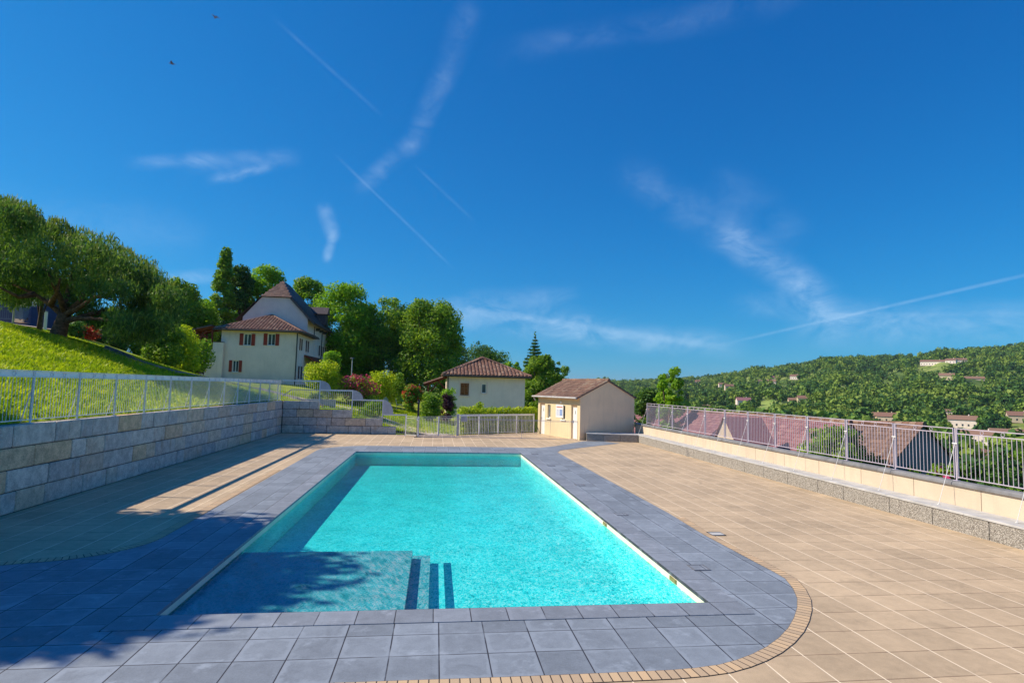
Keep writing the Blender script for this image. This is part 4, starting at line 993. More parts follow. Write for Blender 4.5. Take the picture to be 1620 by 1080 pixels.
# ------------------------------------------------------------------ vegetation
def leafset(C, Rr, n, size, rng, shell=.55, up=0., asp=.55, flat=1., wts=None):
    C = np.asarray(C, float); Rr = np.asarray(Rr, float)
    if Rr.ndim == 1: Rr = np.repeat(Rr[:,None], 3, 1)
    w = (Rr[:,0]*Rr[:,1]*Rr[:,2])**(2/3.) if wts is None else wts; w = w/w.sum()
    k = rng.choice(len(C), n, p=w)
    d = rng.normal(size=(n,3)); d /= np.linalg.norm(d, axis=1)[:,None]
    rad = shell+(1.12-shell)*rng.rand(n)**.7
    rad = np.where(rng.rand(n) < .22, rng.rand(n)*shell+.05, rad)
    P = C[k]+d*Rr[k]*rad[:,None]
    nrm = d+rng.normal(size=(n,3))*.65; nrm /= np.linalg.norm(nrm, axis=1)[:,None]
    t = np.cross(nrm, rng.normal(size=(n,3))); t[:,2] += up; t /= np.linalg.norm(t, axis=1)[:,None]
    b = np.cross(nrm, t); b /= np.linalg.norm(b, axis=1)[:,None]
    s = size*(.6+.8*rng.rand(n))[:,None]
    V = np.stack([P-t*s*.5, P+b*s*asp*.5+nrm*s*.08, P+t*s*.5, P-b*s*asp*.5+nrm*s*.08], 1).reshape(-1,3)
    return V, np.arange(n*4).reshape(-1,4)
def env_clumps(rng, n, base, h, w, z0=.3, prof=None, rr=(.16,.27)):
    C = []; Rr = []
    for i in range(n):
        t = rng.rand()**.85; z = z0+(1-z0)*t*.93
        if prof is None: q = math.sqrt(max(.05, 1-((z-(z0+1)/2)/((1-z0)/2)*.88)**2))
        else: q = prof(z)
        a = rng.rand()*2*PI; r = rng.uniform(*rr)*w*(.6+.4*q); rad = max(0, w/2*q-r*.7)*math.sqrt(rng.rand()*.75+.25)
        C.append((math.cos(a)*rad, math.sin(a)*rad, z*h-r*.25)); Rr.append((r, r, r*.85))
    return np.array(C), np.array(Rr)
def tree(name, label, pos, h, w, n, m, leaf=.3, z0=.25, prof=None, nc=30, seed=1, trunk=.22, group=None, cat='tree', bark='bark', rr=(.16,.27), up=0., asp=.55):
    rng = np.random.RandomState(seed)
    o = empty(name, pos, label=label, cat=cat, group=group)
    C, Rr = env_clumps(rng, nc, pos, h, w, z0, prof, rr)
    V, Q = leafset(C, Rr, n, leaf, rng, up=up, asp=asp)
    npmesh('crown', V, Q, M[m], o)
    if trunk:
        mb = MB(); top = h*(.75 if z0 > .1 else .5); pts = [(0,0,-.4)]+[(rng.normal()*.03*w*i/5, rng.normal()*.03*w*i/5, top*i/5) for i in range(1,6)]
        mb.path(pts, [trunk*1.15]+[trunk*(1-.16*i) for i in range(1,6)], 8)
        for i in range(min(9, nc)):
            c = C[i]; s = pts[1+i%4]; mid = (np.array(s)*.5+c*.5)-np.array([0,0,.05*h*.5]); mb.path([s, tuple(mid), tuple(c)], [trunk*.4, trunk*.25, trunk*.1], 6)
        mb.obj('trunk', M[bark], o, smooth=True)
    return o
def plant(name, label, u, v, Y, wpx, hpx, n, m, leaf=.12, seed=1, nc=14, trunk=0, cat='shrub', prof=None, z0=.05, **k):
    """base at pixel u,v at depth Y"""
    b = aty(u, v, Y); g = h1(b.x, Y); top = aty(u, v-hpx, Y).z
    w = wpx/F*Y
    return tree(name, label, (b.x, Y, g-.05), top-g, w, n, m, leaf, z0, prof, nc, seed, trunk, cat=cat, rr=k.pop('rr', (.2,.32)), **k)
colp = lambda z: .35+.65*math.sin(min(1, max(0, z*1.05))*PI)**.8 if z < .5 else max(.08, 1-((z-.5)/.5)**1.6*.92)

# big umbrella pine on the slope
PYp = 33.5; pb = aty(92,530,PYp); pg = h1(pb.x, PYp)
PT = empty('umbrella_pine', (pb.x,PYp,pg), label='large spreading pine with leaning trunk on the grass slope at far left', cat='tree')
rng = np.random.RandomState(5); C = []; Rr = []
outl = [(-60,400),(-40,350),(0,345),(20,342),(50,360),(85,372),(120,385),(160,398),(190,415),(215,430),(235,450),(150,420),(100,410),(50,400),(10,385),(0,430),(30,440),(60,430),(110,450),(150,455),(190,460),(225,480),(245,490),(255,500),(240,510),(215,520),(190,515),(165,500),(130,480),(95,455),(200,500),(225,510),(232,515),(262,490),(260,470),(250,455),(-30,430),(-60,440),(-10,460),(20,468),(45,462),(175,440),(140,440)]
for u, v in outl:
    for k in range(3):
        dy = rng.uniform(-4.,4.)*(1 if u < 200 else .6); dy = abs(dy)+.8 if (v > 436 and u < 150) else dy; p = aty(u+rng.uniform(-8,8), v+rng.uniform(-8,8), PYp+dy)
        r = rng.uniform(.6,1.1); C.append((p.x-pb.x, dy, p.z-pg)); Rr.append((r, r, r*.8))
C = np.array(C); Rr = np.array(Rr)
V, Q = leafset(C, Rr, 62000, .26, rng, .5, up=1.4, asp=.2)
npmesh('crown', V, Q, M['pine'], PT)
# upright pale candles on the top side of every tuft
n_c = 4200; kw = np.exp((C[:,2]-C[:,2].max())*.55); k = rng.choice(len(C), n_c, p=kw/kw.sum()); d = rng.normal(size=(n_c,3)); d[:,2] = np.abs(d[:,2])+.7; d /= np.linalg.norm(d, axis=1)[:,None]
P0 = C[k]+d*Rr[k]*.95; hh_ = rng.uniform(.14,.36,n_c); w_ = .026; a_r = rng.rand(n_c)*PI; dx = np.cos(a_r)*w_; dy_ = np.sin(a_r)*w_; ln = rng.normal(size=(n_c,2))*.05; z_ = np.zeros(n_c)
V = np.stack([P0-np.stack([dx,dy_,z_],1), P0+np.stack([dx,dy_,z_],1), P0+np.stack([dx*.5+ln[:,0],dy_*.5+ln[:,1],hh_],1), P0+np.stack([-dx*.5+ln[:,0],-dy_*.5+ln[:,1],hh_],1)],1).reshape(-1,3)
npmesh('candles', V, np.arange(n_c*4).reshape(-1,4), M['pinetip'], PT)
mb = MB(); loc = lambda u, v, dy=0: (aty(u,v,PYp+dy).x-pb.x, dy, aty(u,v,PYp+dy).z-pg)
mb.path([(0,0,-.4),loc(93,525),loc(98,510),loc(103,496)], [.46,.38,.33,.30], 12)
for br in ([(101,500),(80,482),(55,465),(20,450)],[(103,497),(106,470),(112,440),(118,410)],[(103,497),(125,478),(140,455),(165,430)],[(101,508),(125,503),(160,505),(205,515)],[(103,495),(95,470),(80,440),(60,410)],[(80,482),(90,465),(95,440)],[(125,503),(170,490),(215,495)],[(55,465),(30,470),(0,455)],[(103,497),(120,490),(150,470),(190,470)]):
    dys = np.linspace(0, rng.uniform(-3,3), len(br)); mb.path([loc(u,v,dd_) for (u,v), dd_ in zip(br,dys)], [.17-.13*i/(len(br)-1) for i in range(len(br))], 7)
mb.obj('trunk', M['barkp'], PT, smooth=True)

# trees behind the houses: (name,label,u,vbase,Y,wpx,vtop,mat,leaf,n)
T = [
 ('poplar','tall narrow poplar rising behind the left end of the large house',347,560,74,46,382,'mgreen',.34,9000,'pop'),
 ('broadleaf_tree','dark tree leaning against the right side of the poplar',374,560,76,42,415,'dgreen',.36,6000,None),
 ('broadleaf_tree','light green tree behind the left slope of the steep roof',408,560,80,76,418,'lgreen',.38,9000,None),
 ('broadleaf_tree','mid green tree top just right of the steep roof peak',485,570,84,64,437,'mgreen',.38,7000,None),
 ('broadleaf_tree','bright green tree to the right of the large house',538,600,78,100,448,'lgreen',.36,14000,None),
 ('broadleaf_tree','mid green tree, second in the row right of the large house',603,605,80,84,466,'mgreen',.36,12000,None),
 ('broadleaf_tree','broad tree at the right end of the row, above the bungalow porch',678,608,76,104,474,'mgreen',.36,15000,None),
 ('broadleaf_tree','dark tree filling the gap behind the row of tall trees',640,608,90,90,482,'dgreen',.4,9000,None),
 ('broadleaf_tree','dark low tree closing the row behind the golden bush',560,612,92,90,520,'dgreen',.4,7000,None),
 ('broadleaf_tree','dark low tree far behind the red tipped bush',715,612,96,70,540,'dgreen',.4,6000,None),
 ('broadleaf_tree','dark low tree between the poplar and the timber porch',340,600,86,80,500,'dgreen',.4,6000,None),
 ('broadleaf_tree','rounded dark tree behind the bungalow roof',766,610,92,88,541,'dgreen',.38,8000,None),
 ('broadleaf_tree','small light tree behind the right end of the bungalow roof',810,612,88,34,568,'lgreen',.36,3000,None),
 ('spruce','dark pointed spruce rising behind the shed',843,690,72,64,526,'dgreen',.32,15000,'con'),
 ('broadleaf_tree','green tree between the bungalow and the shed',852,650,64,48,556,'mgreen',.3,8000,None),
 ('broadleaf_tree','slim green tree directly behind the left end of the shed roof',872,650,66,40,562,'mgreen',.3,5000,None),
 ('broadleaf_tree','small wispy tree above the middle of the shed roof',891,640,68,26,573,'mgreen',.26,1800,None),
 ('broadleaf_tree','yellow green tree half hidden behind the pine',300,590,66,74,470,'lgreen',.32,9000,None),
 ('broadleaf_tree','mid green tree between the pine and the poplar',275,580,62,70,440,'mgreen',.32,9000,None),
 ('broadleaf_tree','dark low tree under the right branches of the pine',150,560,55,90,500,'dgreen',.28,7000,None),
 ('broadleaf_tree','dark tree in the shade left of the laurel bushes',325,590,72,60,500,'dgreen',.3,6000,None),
 ('broadleaf_tree','young bright tree beyond the right end of the shed',1058,668,45,50,577,'lgreen',.24,7000,'ov'),
 ('broadleaf_tree','dull green tree between the shed and the young bright tree',1022,668,52,50,606,'dgreen',.26,4500,None),
]
def conifer(name, label, pos, h, w, n, m, leaf, seed):
    rng = np.random.RandomState(seed); o = empty(name, pos, label=label, cat='tree'); C = []; Rr = []; mb = MB(); mb.path([(0,0,-.4),(0,0,h*.5),(.05,0,h*.98)], [.25,.14,.02], 8)
    T_ = 24
    for t in range(T_):
        f = t/(T_-1); z = h*(.12+.84*f**.8); Rt = w/2*((1-f)**.85)*rng.uniform(.8,1.15)+.1; nb = 8 if f < .7 else 5
        for k in range(nb):
            a = 2*PI*(k+rng.rand()*.5)/nb; L = Rt*rng.uniform(.75,1.15); mb.tube((0,0,z),(math.cos(a)*L,math.sin(a)*L,z-.02*L+.05),.05,.02,5,False)
            for s in (.35,.65,.95): C.append((math.cos(a)*L*s,math.sin(a)*L*s,z+.10*L*s-.1)); Rr.append((.13*w*(1.1-f),.13*w*(1.1-f),.055*w*(1.2-f)))
    C.append((0,0,h*.98)); Rr.append((.12,.12,.45)); V, Q = leafset(np.array(C), np.array(Rr), n, leaf, rng, asp=.4); npmesh('crown', V, Q, M[m], o); mb.obj('trunk', M['bark'], o)
conp = lambda z: max(.05, (1-z)*1.15)
for i, (nm, lb, u, vb, Y, wp, vt, m, lf, n, sh) in enumerate(T):
    b = aty(u, vb, Y); g = h1(b.x, Y); top = aty(u, vt, Y).z; w = wp/F*Y
    prof = None; z0 = .12; nc = 34
    if sh == 'pop': prof = lambda z: max(.12, 1-abs(z-.4)*1.45); nc = 60; z0 = .03
    if sh == 'con': prof = conp; nc = 46; z0 = .1
    if sh == 'ov': z0 = .15
    n = int(n*2.1); nc = int(nc*2.6)
    if u in (538,603,678,640,852,872,766): z0 = .03
    if u == 843: pass
    if sh == 'con': conifer(nm, lb, (b.x,Y,g), top-g, w, n, m, lf, 20+i); continue
    tree(nm, lb, (b.x, Y, g), (top-g)*1.02, w*1.08, n, m, lf*.9, z0, prof, nc, 20+i, .22, rr=(.07,.2) if sh != 'con' else (.10,.17))
q_ = atx(1313,740,17.3); tree('broadleaf_tree','leafy green tree between the two roofs below the parapet',(17.3,q_.y,-5.5),atx(1313,664,17.3).z+5.5,2.9,9000,'mgreen',.2,.25,seed=66,nc=50,rr=(.1,.22))
q_ = atx(1338,740,18.4); tree('broadleaf_tree','second darker tree beside the leafy one between the two roofs',(18.4,q_.y,-5.5),atx(1338,672,18.4).z+5.5,3.0,9000,'dgreen',.2,.25,seed=67,nc=40,rr=(.1,.22))
# extra tall trees closing the far left and standing off-camera on the slope
tree('broadleaf_tree', 'dark tall tree at the very left edge behind the pine', (-36,52,6.4), 9, 9, 7000, 'dgreen', .34, seed=71)
tree('broadleaf_tree', 'big tree on the slope left of the terrace, its shade falling across the pool', (-15.9,12.3,h1(-15.9,12.3)), 7.6, 7.6, 42000, 'mgreen', .34, z0=.22, seed=72, nc=90, trunk=.28)
tree('broadleaf_tree', 'smaller tree beside the one whose shade crosses the pool', (-12.3,10.2,h1(-12.3,10.2)), 4.4, 4.6, 16000, 'mgreen', .3, z0=.3, seed=73, nc=30, trunk=.18)

P_ = [
 ('laurel_bush','upright dense laurel bush left of the large house',256,582,42,58,70,'mgreen',.14,9000,0),
 ('bright_bush','yellow green bush behind the upright laurel',286,578,45,54,68,'ygreen',.15,7000,0),
 ('bush','mid green bush beside the timber porch',313,582,50,42,48,'mgreen',.16,2600,0),
 ('purple_bush','dark purple bush at the foot of the terrace wall',302,594,52,42,26,'purple',.14,1800,0),
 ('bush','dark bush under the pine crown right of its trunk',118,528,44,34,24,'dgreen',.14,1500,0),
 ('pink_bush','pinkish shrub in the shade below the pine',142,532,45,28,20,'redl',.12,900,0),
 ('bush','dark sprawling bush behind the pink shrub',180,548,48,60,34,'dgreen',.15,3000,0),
 ('bush','narrow bush between the pine and the laurel',222,575,48,30,44,'mgreen',.14,2000,0),
 ('golden_bush','wide yellow green bush at the corner of the large house',508,636,50,62,64,'ygreen',.14,7000,0),
 ('small_tree','round leafy small tree beside the side canopy of the large house',523,606,56,34,50,'lgreen',.2,2600,.07),
 ('bush','clipped round bush right of the pink flowers',604,640,54,46,56,'ygreen',.15,4200,0),
 ('bush','airy green bush beside the garden chair',628,636,57,28,50,'mgreen',.15,2600,0),
 ('bush','dense green bush right of the red tipped one',681,658,47,38,38,'mgreen',.14,3800,0),
 ('purple_bush','purple leaved bush beside the bungalow wall',706,656,48,24,36,'purple',.13,1600,0),
 ('bush','green bush on the corner of the bungalow wall',708,640,49,30,32,'lgreen',.14,2200,0),
 ('bush','low red and green shrub behind the third step of the railing',584,668,40,46,34,'mgreen',.11,2600,0),
 ('bush','small golden bush above the hedge in front of the bungalow',758,662,44,26,28,'ygreen',.13,1600,0),
 ('bush','low dark bush behind the first step of the railing',500,640,46,26,18,'dgreen',.12,900,0),
]
for i, (nm, lb, u, v, Y, wp, hp, m, lf, n, tk) in enumerate(P_):
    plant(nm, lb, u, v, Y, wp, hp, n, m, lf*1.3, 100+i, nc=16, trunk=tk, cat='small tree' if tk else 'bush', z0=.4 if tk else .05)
# red tip under-leaves and oleander: foliage with its blossom as a part
def flowering(label, u, v, Y, wp, hp, n, nf, seed, fm='pinkf', nm='oleander', z0=.45):
    o = plant(nm, label, u, v, Y, wp, hp, n, 'mgreen', .18, seed, nc=14, cat='bush')
    rng = np.random.RandomState(seed); b = aty(u,v,Y); g = h1(b.x,Y); h = aty(u,v-hp,Y).z-g; w = wp/F*Y
    C, Rr = env_clumps(rng, 16, None, h, w, z0, None, (.16,.24)); V, Q = leafset(C, Rr*1.06, nf, .17, rng, .85, asp=.9)
    npmesh('blossom' if fm == 'pinkf' else 'red_leaf_tips', V, Q, M[fm], o)
flowering('pink flowering shrub between the golden bush and the clipped round bush', 568,630,51,62,36,3600,1200,201)
flowering('green bush with red leaf tips left of the bungalow porch',653,644,52,32,38,5200,800,204,'redl','red_tipped_bush',.25)
flowering('shrub with a few red flowers below the right end of the terrace railing', 1497,790,17.5,86,66,4200,160,202)
flowering('leafy shrub with red flowers showing through the railing below the brown roof', 1390,760,19.5,60,28,2600,90,203)
# clipped hedges
def hedge(label, a, b, w, h, m, n, seed):
    rng = np.random.RandomState(seed); a = np.array(a, float); b = np.array(b, float); L = np.linalg.norm(b-a); k = int(L/.35)
    o = empty('hedge', (a[0],a[1],0), label=label, cat='hedge'); C = []; Rr = []
    for i in range(k):
        p = a+(b-a)*(i+.5)/k; z = h1(p[0],p[1])
        for zz in (.28,.72): C.append((p[0]-a[0]+rng.normal()*.04,p[1]-a[1]+rng.normal()*.08,z+h*zz+rng.normal()*.03)); Rr.append((.34,w*.5,h*.33))
    V, Q = leafset(C, Rr, n, .13, rng, .7, asp=.6); npmesh('foliage', V, Q, M[m], o)
    mb = MB()
    for i in range(0, k, 3): p = C[2*i]; mb.tube((p[0],p[1],p[2]-.6),(p[0],p[1],p[2]+.3),.03,.02,6)
    mb.obj('stem', M['bark'], o)
hedge('low clipped hedge behind the rear fence in front of the bungalow', (1.5,37.9), (7.2,41.4), .9, 1.75, 'ygreen', 22000, 301)

# ------------------------------------------------------------------ slope path, ramp, small structures
def drape(name, pts, w, m, lift=.04, kerb=None):
    res = [Vector(p) for p in pts]; out = []
    for a, b in zip(res, res[1:]):
        n = max(1, int((b-a).length/.5))
        for i in range(n): out.append(a.lerp(b, i/n))
    out.append(res[-1]); vs = []; fs = []; K2 = MB()
    for i, p in enumerate(out):
        d = (out[min(i+1,len(out)-1)]-out[max(i-1,0)]); d.z = 0; d.normalize(); n2 = Vector((-d.y,d.x,0))
        zc = h1(p.x,p.y)
        for s in (-1,-.33,.33,1):
            q = p+n2*w/2*s; vs.append((q.x,q.y,max(h1(q.x,q.y),zc-.02)+lift))
        if i:
            for k in range(3): b0 = (i-1)*4+k; fs.append((b0,b0+4,b0+5,b0+1))
    mb = MB(); mb.add(vs, fs); o = tag(mb.obj(name, m, smooth=True), kind='structure')
    bm_fix = o.data
    if kerb:
        e = [vs[i*4+3] for i in range(len(out))]; mb = MB()
        for a, b in zip(e, e[1:]):
            mb.flatbar(Vector(a)+Vector((0,0,.03)), Vector(b)+Vector((0,0,.03)), .22, .12, (0,0,1))
        tag(mb.obj('kerb', kerb), kind='structure')
    return o
pp = [hit(u, v) for u, v in ((150,550),(200,570),(245,584),(290,596),(330,603))]
pp = [p for p in pp if p is not None and p.y < 60]
pp += [Vector((-13.2,43.5,0)),Vector((-11.0,41.0,0)),Vector((-9.2,39.0,0)),Vector((-7.4,38.2,0))]
drape('slope_path', pp, 1.1, M['path'], .05, M['cap_dark'])
drape('garden_path', [Vector((0.6,37.2,0)),Vector((-1.6,38.8,0)),Vector((-4,40.4,0)),Vector((-7,42.2,0)),Vector((-10,44.2,0)),Vector((-13,46.5,0))], 1.7, M['path'], .06, None)
drape('car_park', [Vector((-45,47,0)),Vector((-36,47,0)),Vector((-30,46,0)),Vector((-26.5,44.5,0))], 7, M['path'], .08, None)
RR = empty('ramp_railing', (0,0,0), label='low slatted ramp railing with sloping ends behind the corner of the stone wall', cat='railing')
a = Vector((-9.6,39.6,0)); b = Vector((-7.0,39.6,0)); za = 2.0
mb = MB(); prof = [(-10.1,2.0),(-9.4,2.55),(-7.2,2.55),(-6.9,2.3)]
for p, q in zip(prof, prof[1:]): mb.flatbar((p[0],39.6,p[1]),(q[0],39.6,q[1]),.06,.03,(0,0,1))
for x in np.arange(-9.9,-6.95,.11):
    zt = np.interp(x,[c[0] for c in prof],[c[1] for c in prof]); mb.box(x-.008,x+.008,39.592,39.608,1.2,zt)
mb.obj('rails', M['metalp'], RR)
mb = MB(); mb.box(-10.2,-6.6,39.7,39.9,.9,1.95); mb.obj('base_slab', M['slab'], RR)
# garden lamp, chairs
p = aty(556,598,60.); g = h1(p.x,60.)
LM = empty('garden_lamp', (p.x,60,g), label='slim grey garden lamp post with flat head in front of the tall trees', cat='lamp')
zt = aty(556,567,60.).z-g; mb = MB(); mb.tube((0,0,0),(0,0,zt),.06,.045,8); mb.obj('post', M['metalp'], LM)
mb = MB(); mb.tube((0,0,zt),(0,0,zt+.06),.22,.20,14); mb.tube((0,0,zt+.06),(0,0,zt+.1),.1,.05,10); mb.obj('lamp_head', M['slate'], LM)
for k, (u, v, lb) in enumerate(((613,634,'white garden chair on the lawn left of the red tipped bush'),(632,640,'second white garden chair nearer the red tipped bush'))):
    p = aty(u,v,53.); g = h1(p.x,53.); o = empty('garden_chair', (p.x,53,g), .6+k, label=lb, cat='chair')
    mb = MB(); mb.cbox(-.25,.25,-.25,.25,.42,.46,.01); mb.obj('seat', M['orangew'], o)
    mb = MB(); mb.flatbar((0,.25,.46),(0,.36,.98),.46,.03,(1,0,0)); mb.obj('backrest', M['orangew'], o)
    for sx in (-.22,.22):
        for sy in (-.22,.22): mb = MB(); mb.tube((sx,sy,.42),(sx*1.15,sy*1.15,0),.02,None,6); mb.obj('leg', M['orangew'], o)
# entrance at the far left
def gz2(x, y): return h1(x, y)+.02
EY = 46.
def px(u): return aty(u, 490, EY).x
zb = aty(10,505,EY).z
o = empty('entrance_building', (0,0,0), label='dark low entrance building behind the barred gate at the left edge', cat='building')
mb = MB(); mb.box(px(-60),px(27),EY+1.5,EY+6,zb-1,zb+2.2); mb.obj('wall', M['blue'], o); mb = MB(); mb.box(px(-60)-.3,px(28)+.3,EY+1.0,EY+6.3,zb+2.2,zb+2.4); mb.obj('roof', M['cap_dark'], o)
o = empty('vehicle_gate', (0,0,0), label='dark blue barred vehicle gate at the left edge', cat='gate')
mb = MB()
for x in np.arange(px(-50),px(20),.14): mb.tube((x,EY,zb),(x,EY,zb+1.75),.014,None,5)
for z in (.05,.9,1.72): mb.flatbar((px(-50),EY,zb+z),(px(20),EY,zb+z),.06,.03,(0,0,1))
mb.obj('bars', M['bin'], o); mb = MB(); mb.box(px(20),px(22)+.05,EY-.06,EY+.06,zb-.3,zb+1.9); mb.obj('post', M['blue'], o)
o = empty('gate_pillar', (px(35),EY,zb-.2), label='beige rendered gate pillar beside the barred gate', cat='pillar'); mb = MB(); mb.cbox(-.28,.28,-.25,.25,0,2.1,.01); mb.obj('shaft', M['shedpink'], o); mb = MB(); mb.cbox(-.34,.34,-.31,.31,2.1,2.2,.01); mb.obj('cap', M['slab'], o)
o = empty('gate_pillar', (px(45),EY,zb-.2), label='slim dark blue gate pillar with a letter plate', cat='pillar'); mb = MB(); mb.cbox(-.12,.12,-.12,.12,0,2.1,.01); mb.obj('shaft', M['blue'], o); mb = MB(); mb.box(.14,.55,-.1,-.06,1.2,1.7); mb.obj('plate', M['metalp'], o)
o = empty('wheelie_bin', (px(53.5),EY-1.2,zb-.1), label='blue grey wheelie bin standing by the gate pillars', cat='bin')
mb = MB(); mb.add([(-.24,-.24,0.05),(.24,-.24,0.05),(.24,.24,0.05),(-.24,.24,0.05),(-.3,-.32,.9),(.3,-.32,.9),(.3,.32,.9),(-.3,.32,.9)], [(3,2,1,0),(4,5,6,7),(0,1,5,4),(1,2,6,5),(2,3,7,6),(3,0,4,7)]); mb.obj('body', M['bin'], o)
mb = MB(); mb.cbox(-.32,.32,-.35,.35,.905,.97,.015); mb.obj('lid', M['metalp'], o)
for s in (-.22,.22): mb = MB(); mb.tube((s-.03,.26,.1),(s+.03,.26,.1),.1,None,12); mb.obj('wheel', M['black'], o)
p = aty(20,514,39.); o = empty('sign_post', (p.x,39,h1(p.x,39)), label='grey metal sign post in front of the barred gate', cat='post'); zt = aty(22,470,39.).z-h1(p.x,39)
mb = MB(); mb.tube((0,0,-.2),(0,0,zt),.05,None,8); mb.obj('pole', M['metalp'], o); mb = MB(); mb.tube((0,0,zt),(0,0,zt+.03),.06,.02,8); mb.obj('cap', M['metalp'], o)
p = aty(62,522,39.); tree('young_tree', 'thin young tree with greenish trunk just left of the pine trunk', (p.x,39,h1(p.x,39)), 5., 2.2, 2200, 'mgreen', .22, z0=.5, seed=81, nc=14, trunk=.16)
p = aty(72,510,42.); o = empty('marker_post', (p.x,42,h1(p.x,42)), label='pale marker post between the young tree and the pine trunk', cat='post'); mb = MB(); mb.cbox(-.07,.07,-.07,.07,-.2,1.3,.01); mb.obj('pole', M['railw'], o); mb = MB(); mb.cbox(-.09,.09,-.09,.09,1.3,1.36,.01); mb.obj('cap', M['bin'], o)

# ------------------------------------------------------------------ grass
def grass(name, xr, yr, n, size, seed, cond=None):
    rng = np.random.RandomState(seed); x = rng.uniform(*xr, n); y = rng.uniform(*yr, n)
    if cond is not None: k = cond(x, y); x = x[k]; y = y[k]
    n = len(x); z = H(x, y); b = 3
    X = np.repeat(x, b)+rng.normal(size=n*b)*.05; Y = np.repeat(y, b)+rng.normal(size=n*b)*.05; Z = np.repeat(z, b)-.01
    a = rng.rand(n*b)*2*PI; s = size*(.5+rng.rand(n*b)); w = s*.16; lx = rng.normal(size=n*b)*s*.45; ly = rng.normal(size=n*b)*s*.45
    dx = np.cos(a)*w; dy = np.sin(a)*w
    V = np.stack([np.stack([X-dx,Y-dy,Z],1), np.stack([X+dx,Y+dy,Z],1), np.stack([X+lx*.4+dx*.7,Y+ly*.4+dy*.7,Z+s*.6],1), np.stack([X+lx,Y+ly,Z+s],1)], 1).reshape(-1,3)
    return tag(npmesh(name, V, np.arange(n*b*4).reshape(-1,4), M['grassb']), kind='stuff')
grass('slope_grass', (-26,-9.5), (9,42), 60000, .13, 401, lambda x, y: x > -.72*y-2.5)
grass('lawn_grass', (-14,1.2), (36.8,52), 20000, .12, 402, lambda x, y: (y > 36.8) & ~((x > -2.4) & (y < 37.6)))

# ------------------------------------------------------------------ valley: woods, trees, houses
meadows = [(1220,643,36,14),(1334,617,32,9),(1484,581,50,7),(1448,588,30,5),(1150,604,20,4),(1095,641,30,7),(1240,603,24,4),(1290,597,14,3),(1188,601,14,4)]
def pix(x, y, z):
    dx, dy, dz = x, y, z-3
    c, s = math.cos(YAW), math.sin(YAW); X = c*dx-s*dy; Yv = s*dx+c*dy
    c, s = math.cos(PIT), math.sin(PIT); d = c*Yv+s*dz; u = -s*Yv+c*dz
    a = X/d; b = -u/d; c, s = math.cos(ROL), math.sin(ROL); a, b = c*a-s*b, s*a+c*b
    return 810+F*a, 540+F*b
houses = []; hpx = []
hs = [ # u, v(base centre), width px, roof colour, wall colour, label
 (1103,607,9,'tile','cream','pale house with red roof at the left end of the far hillside'),
 (1143,612,9,'tile','wallpink','narrow pink gabled house left of the long low house on the hillside'),
 (1156,617,14,'tile','cream','long low cream house beside the narrow pink gabled house'),
 (1176,641,16,'tilemar','wallpink','red roofed house at the left edge of the green meadow'),
 (1200,607,8,'tiledark','cream','small cream house high among trees above the meadow'),
 (1226,602,9,'tilemar','wallpink','reddish house just below the ridge above the meadow'),
 (1258,600,10,'tile','wallw','white house with red gable right of the reddish house'),
 (1255,638,11,'tiledark','cream','cream house at the right edge of the green meadow'),
 (1271,636,13,'tile','shedyellow','yellow house beside the cream one at the right edge of the meadow'),
 (1219,609,12,'tiledark','wallpink','long faded house below the reddish one'),
 (1435,567,5,'tile','wallw','tiny white house on the ridge line'),
 (1478,578,24,'tile','wallw','large white villa with bright red roof high on the hill'),
 (1505,575,9,'tile','wallw','small white house with orange roof right of the large villa'),
 (1519,575,14,'tiledark','wallw','long white house farthest right in the hilltop clearing'),
 (1498,601,13,'tiledark','shedyellow','yellow flat looking house in the woods below the villa'),
 (1538,606,20,'tiledark','wallpink','pale house with small red gable in the woods at right'),
 (1384,664,14,'tiledark','shedyellow','cream house with hipped roof just above the railing, left of the brown roof'),
 (1404,668,18,'tile','cream','wide cream house just above the railing over the brown roof'),
 (1523,676,24,'tiledark','wallw','white house with long dark roof behind the right railing'),
 (1612,668,18,'tile','cream','red roofed gabled house at the right edge of the picture'),
 (1117,648,9,'tile','cream','orange roofed house behind the railing near the young tree'),
 (1129,650,8,'tile','wallpink','second orange roofed house behind the railing near the young tree'),
 (1500,656,8,'tiledark','wallpink','little house with pointed roof among trees behind the right railing'),
 (1550,702,34,'tiledark','wallw','low white terrace of houses seen through the right railing'),
 (1600,700,34,'tiledark','cream','cream terrace of houses seen through the railing at the right edge'),
 (1562,733,24,'tile','wallpink','pinkish outbuilding seen through the railing among the shrubs'),
]
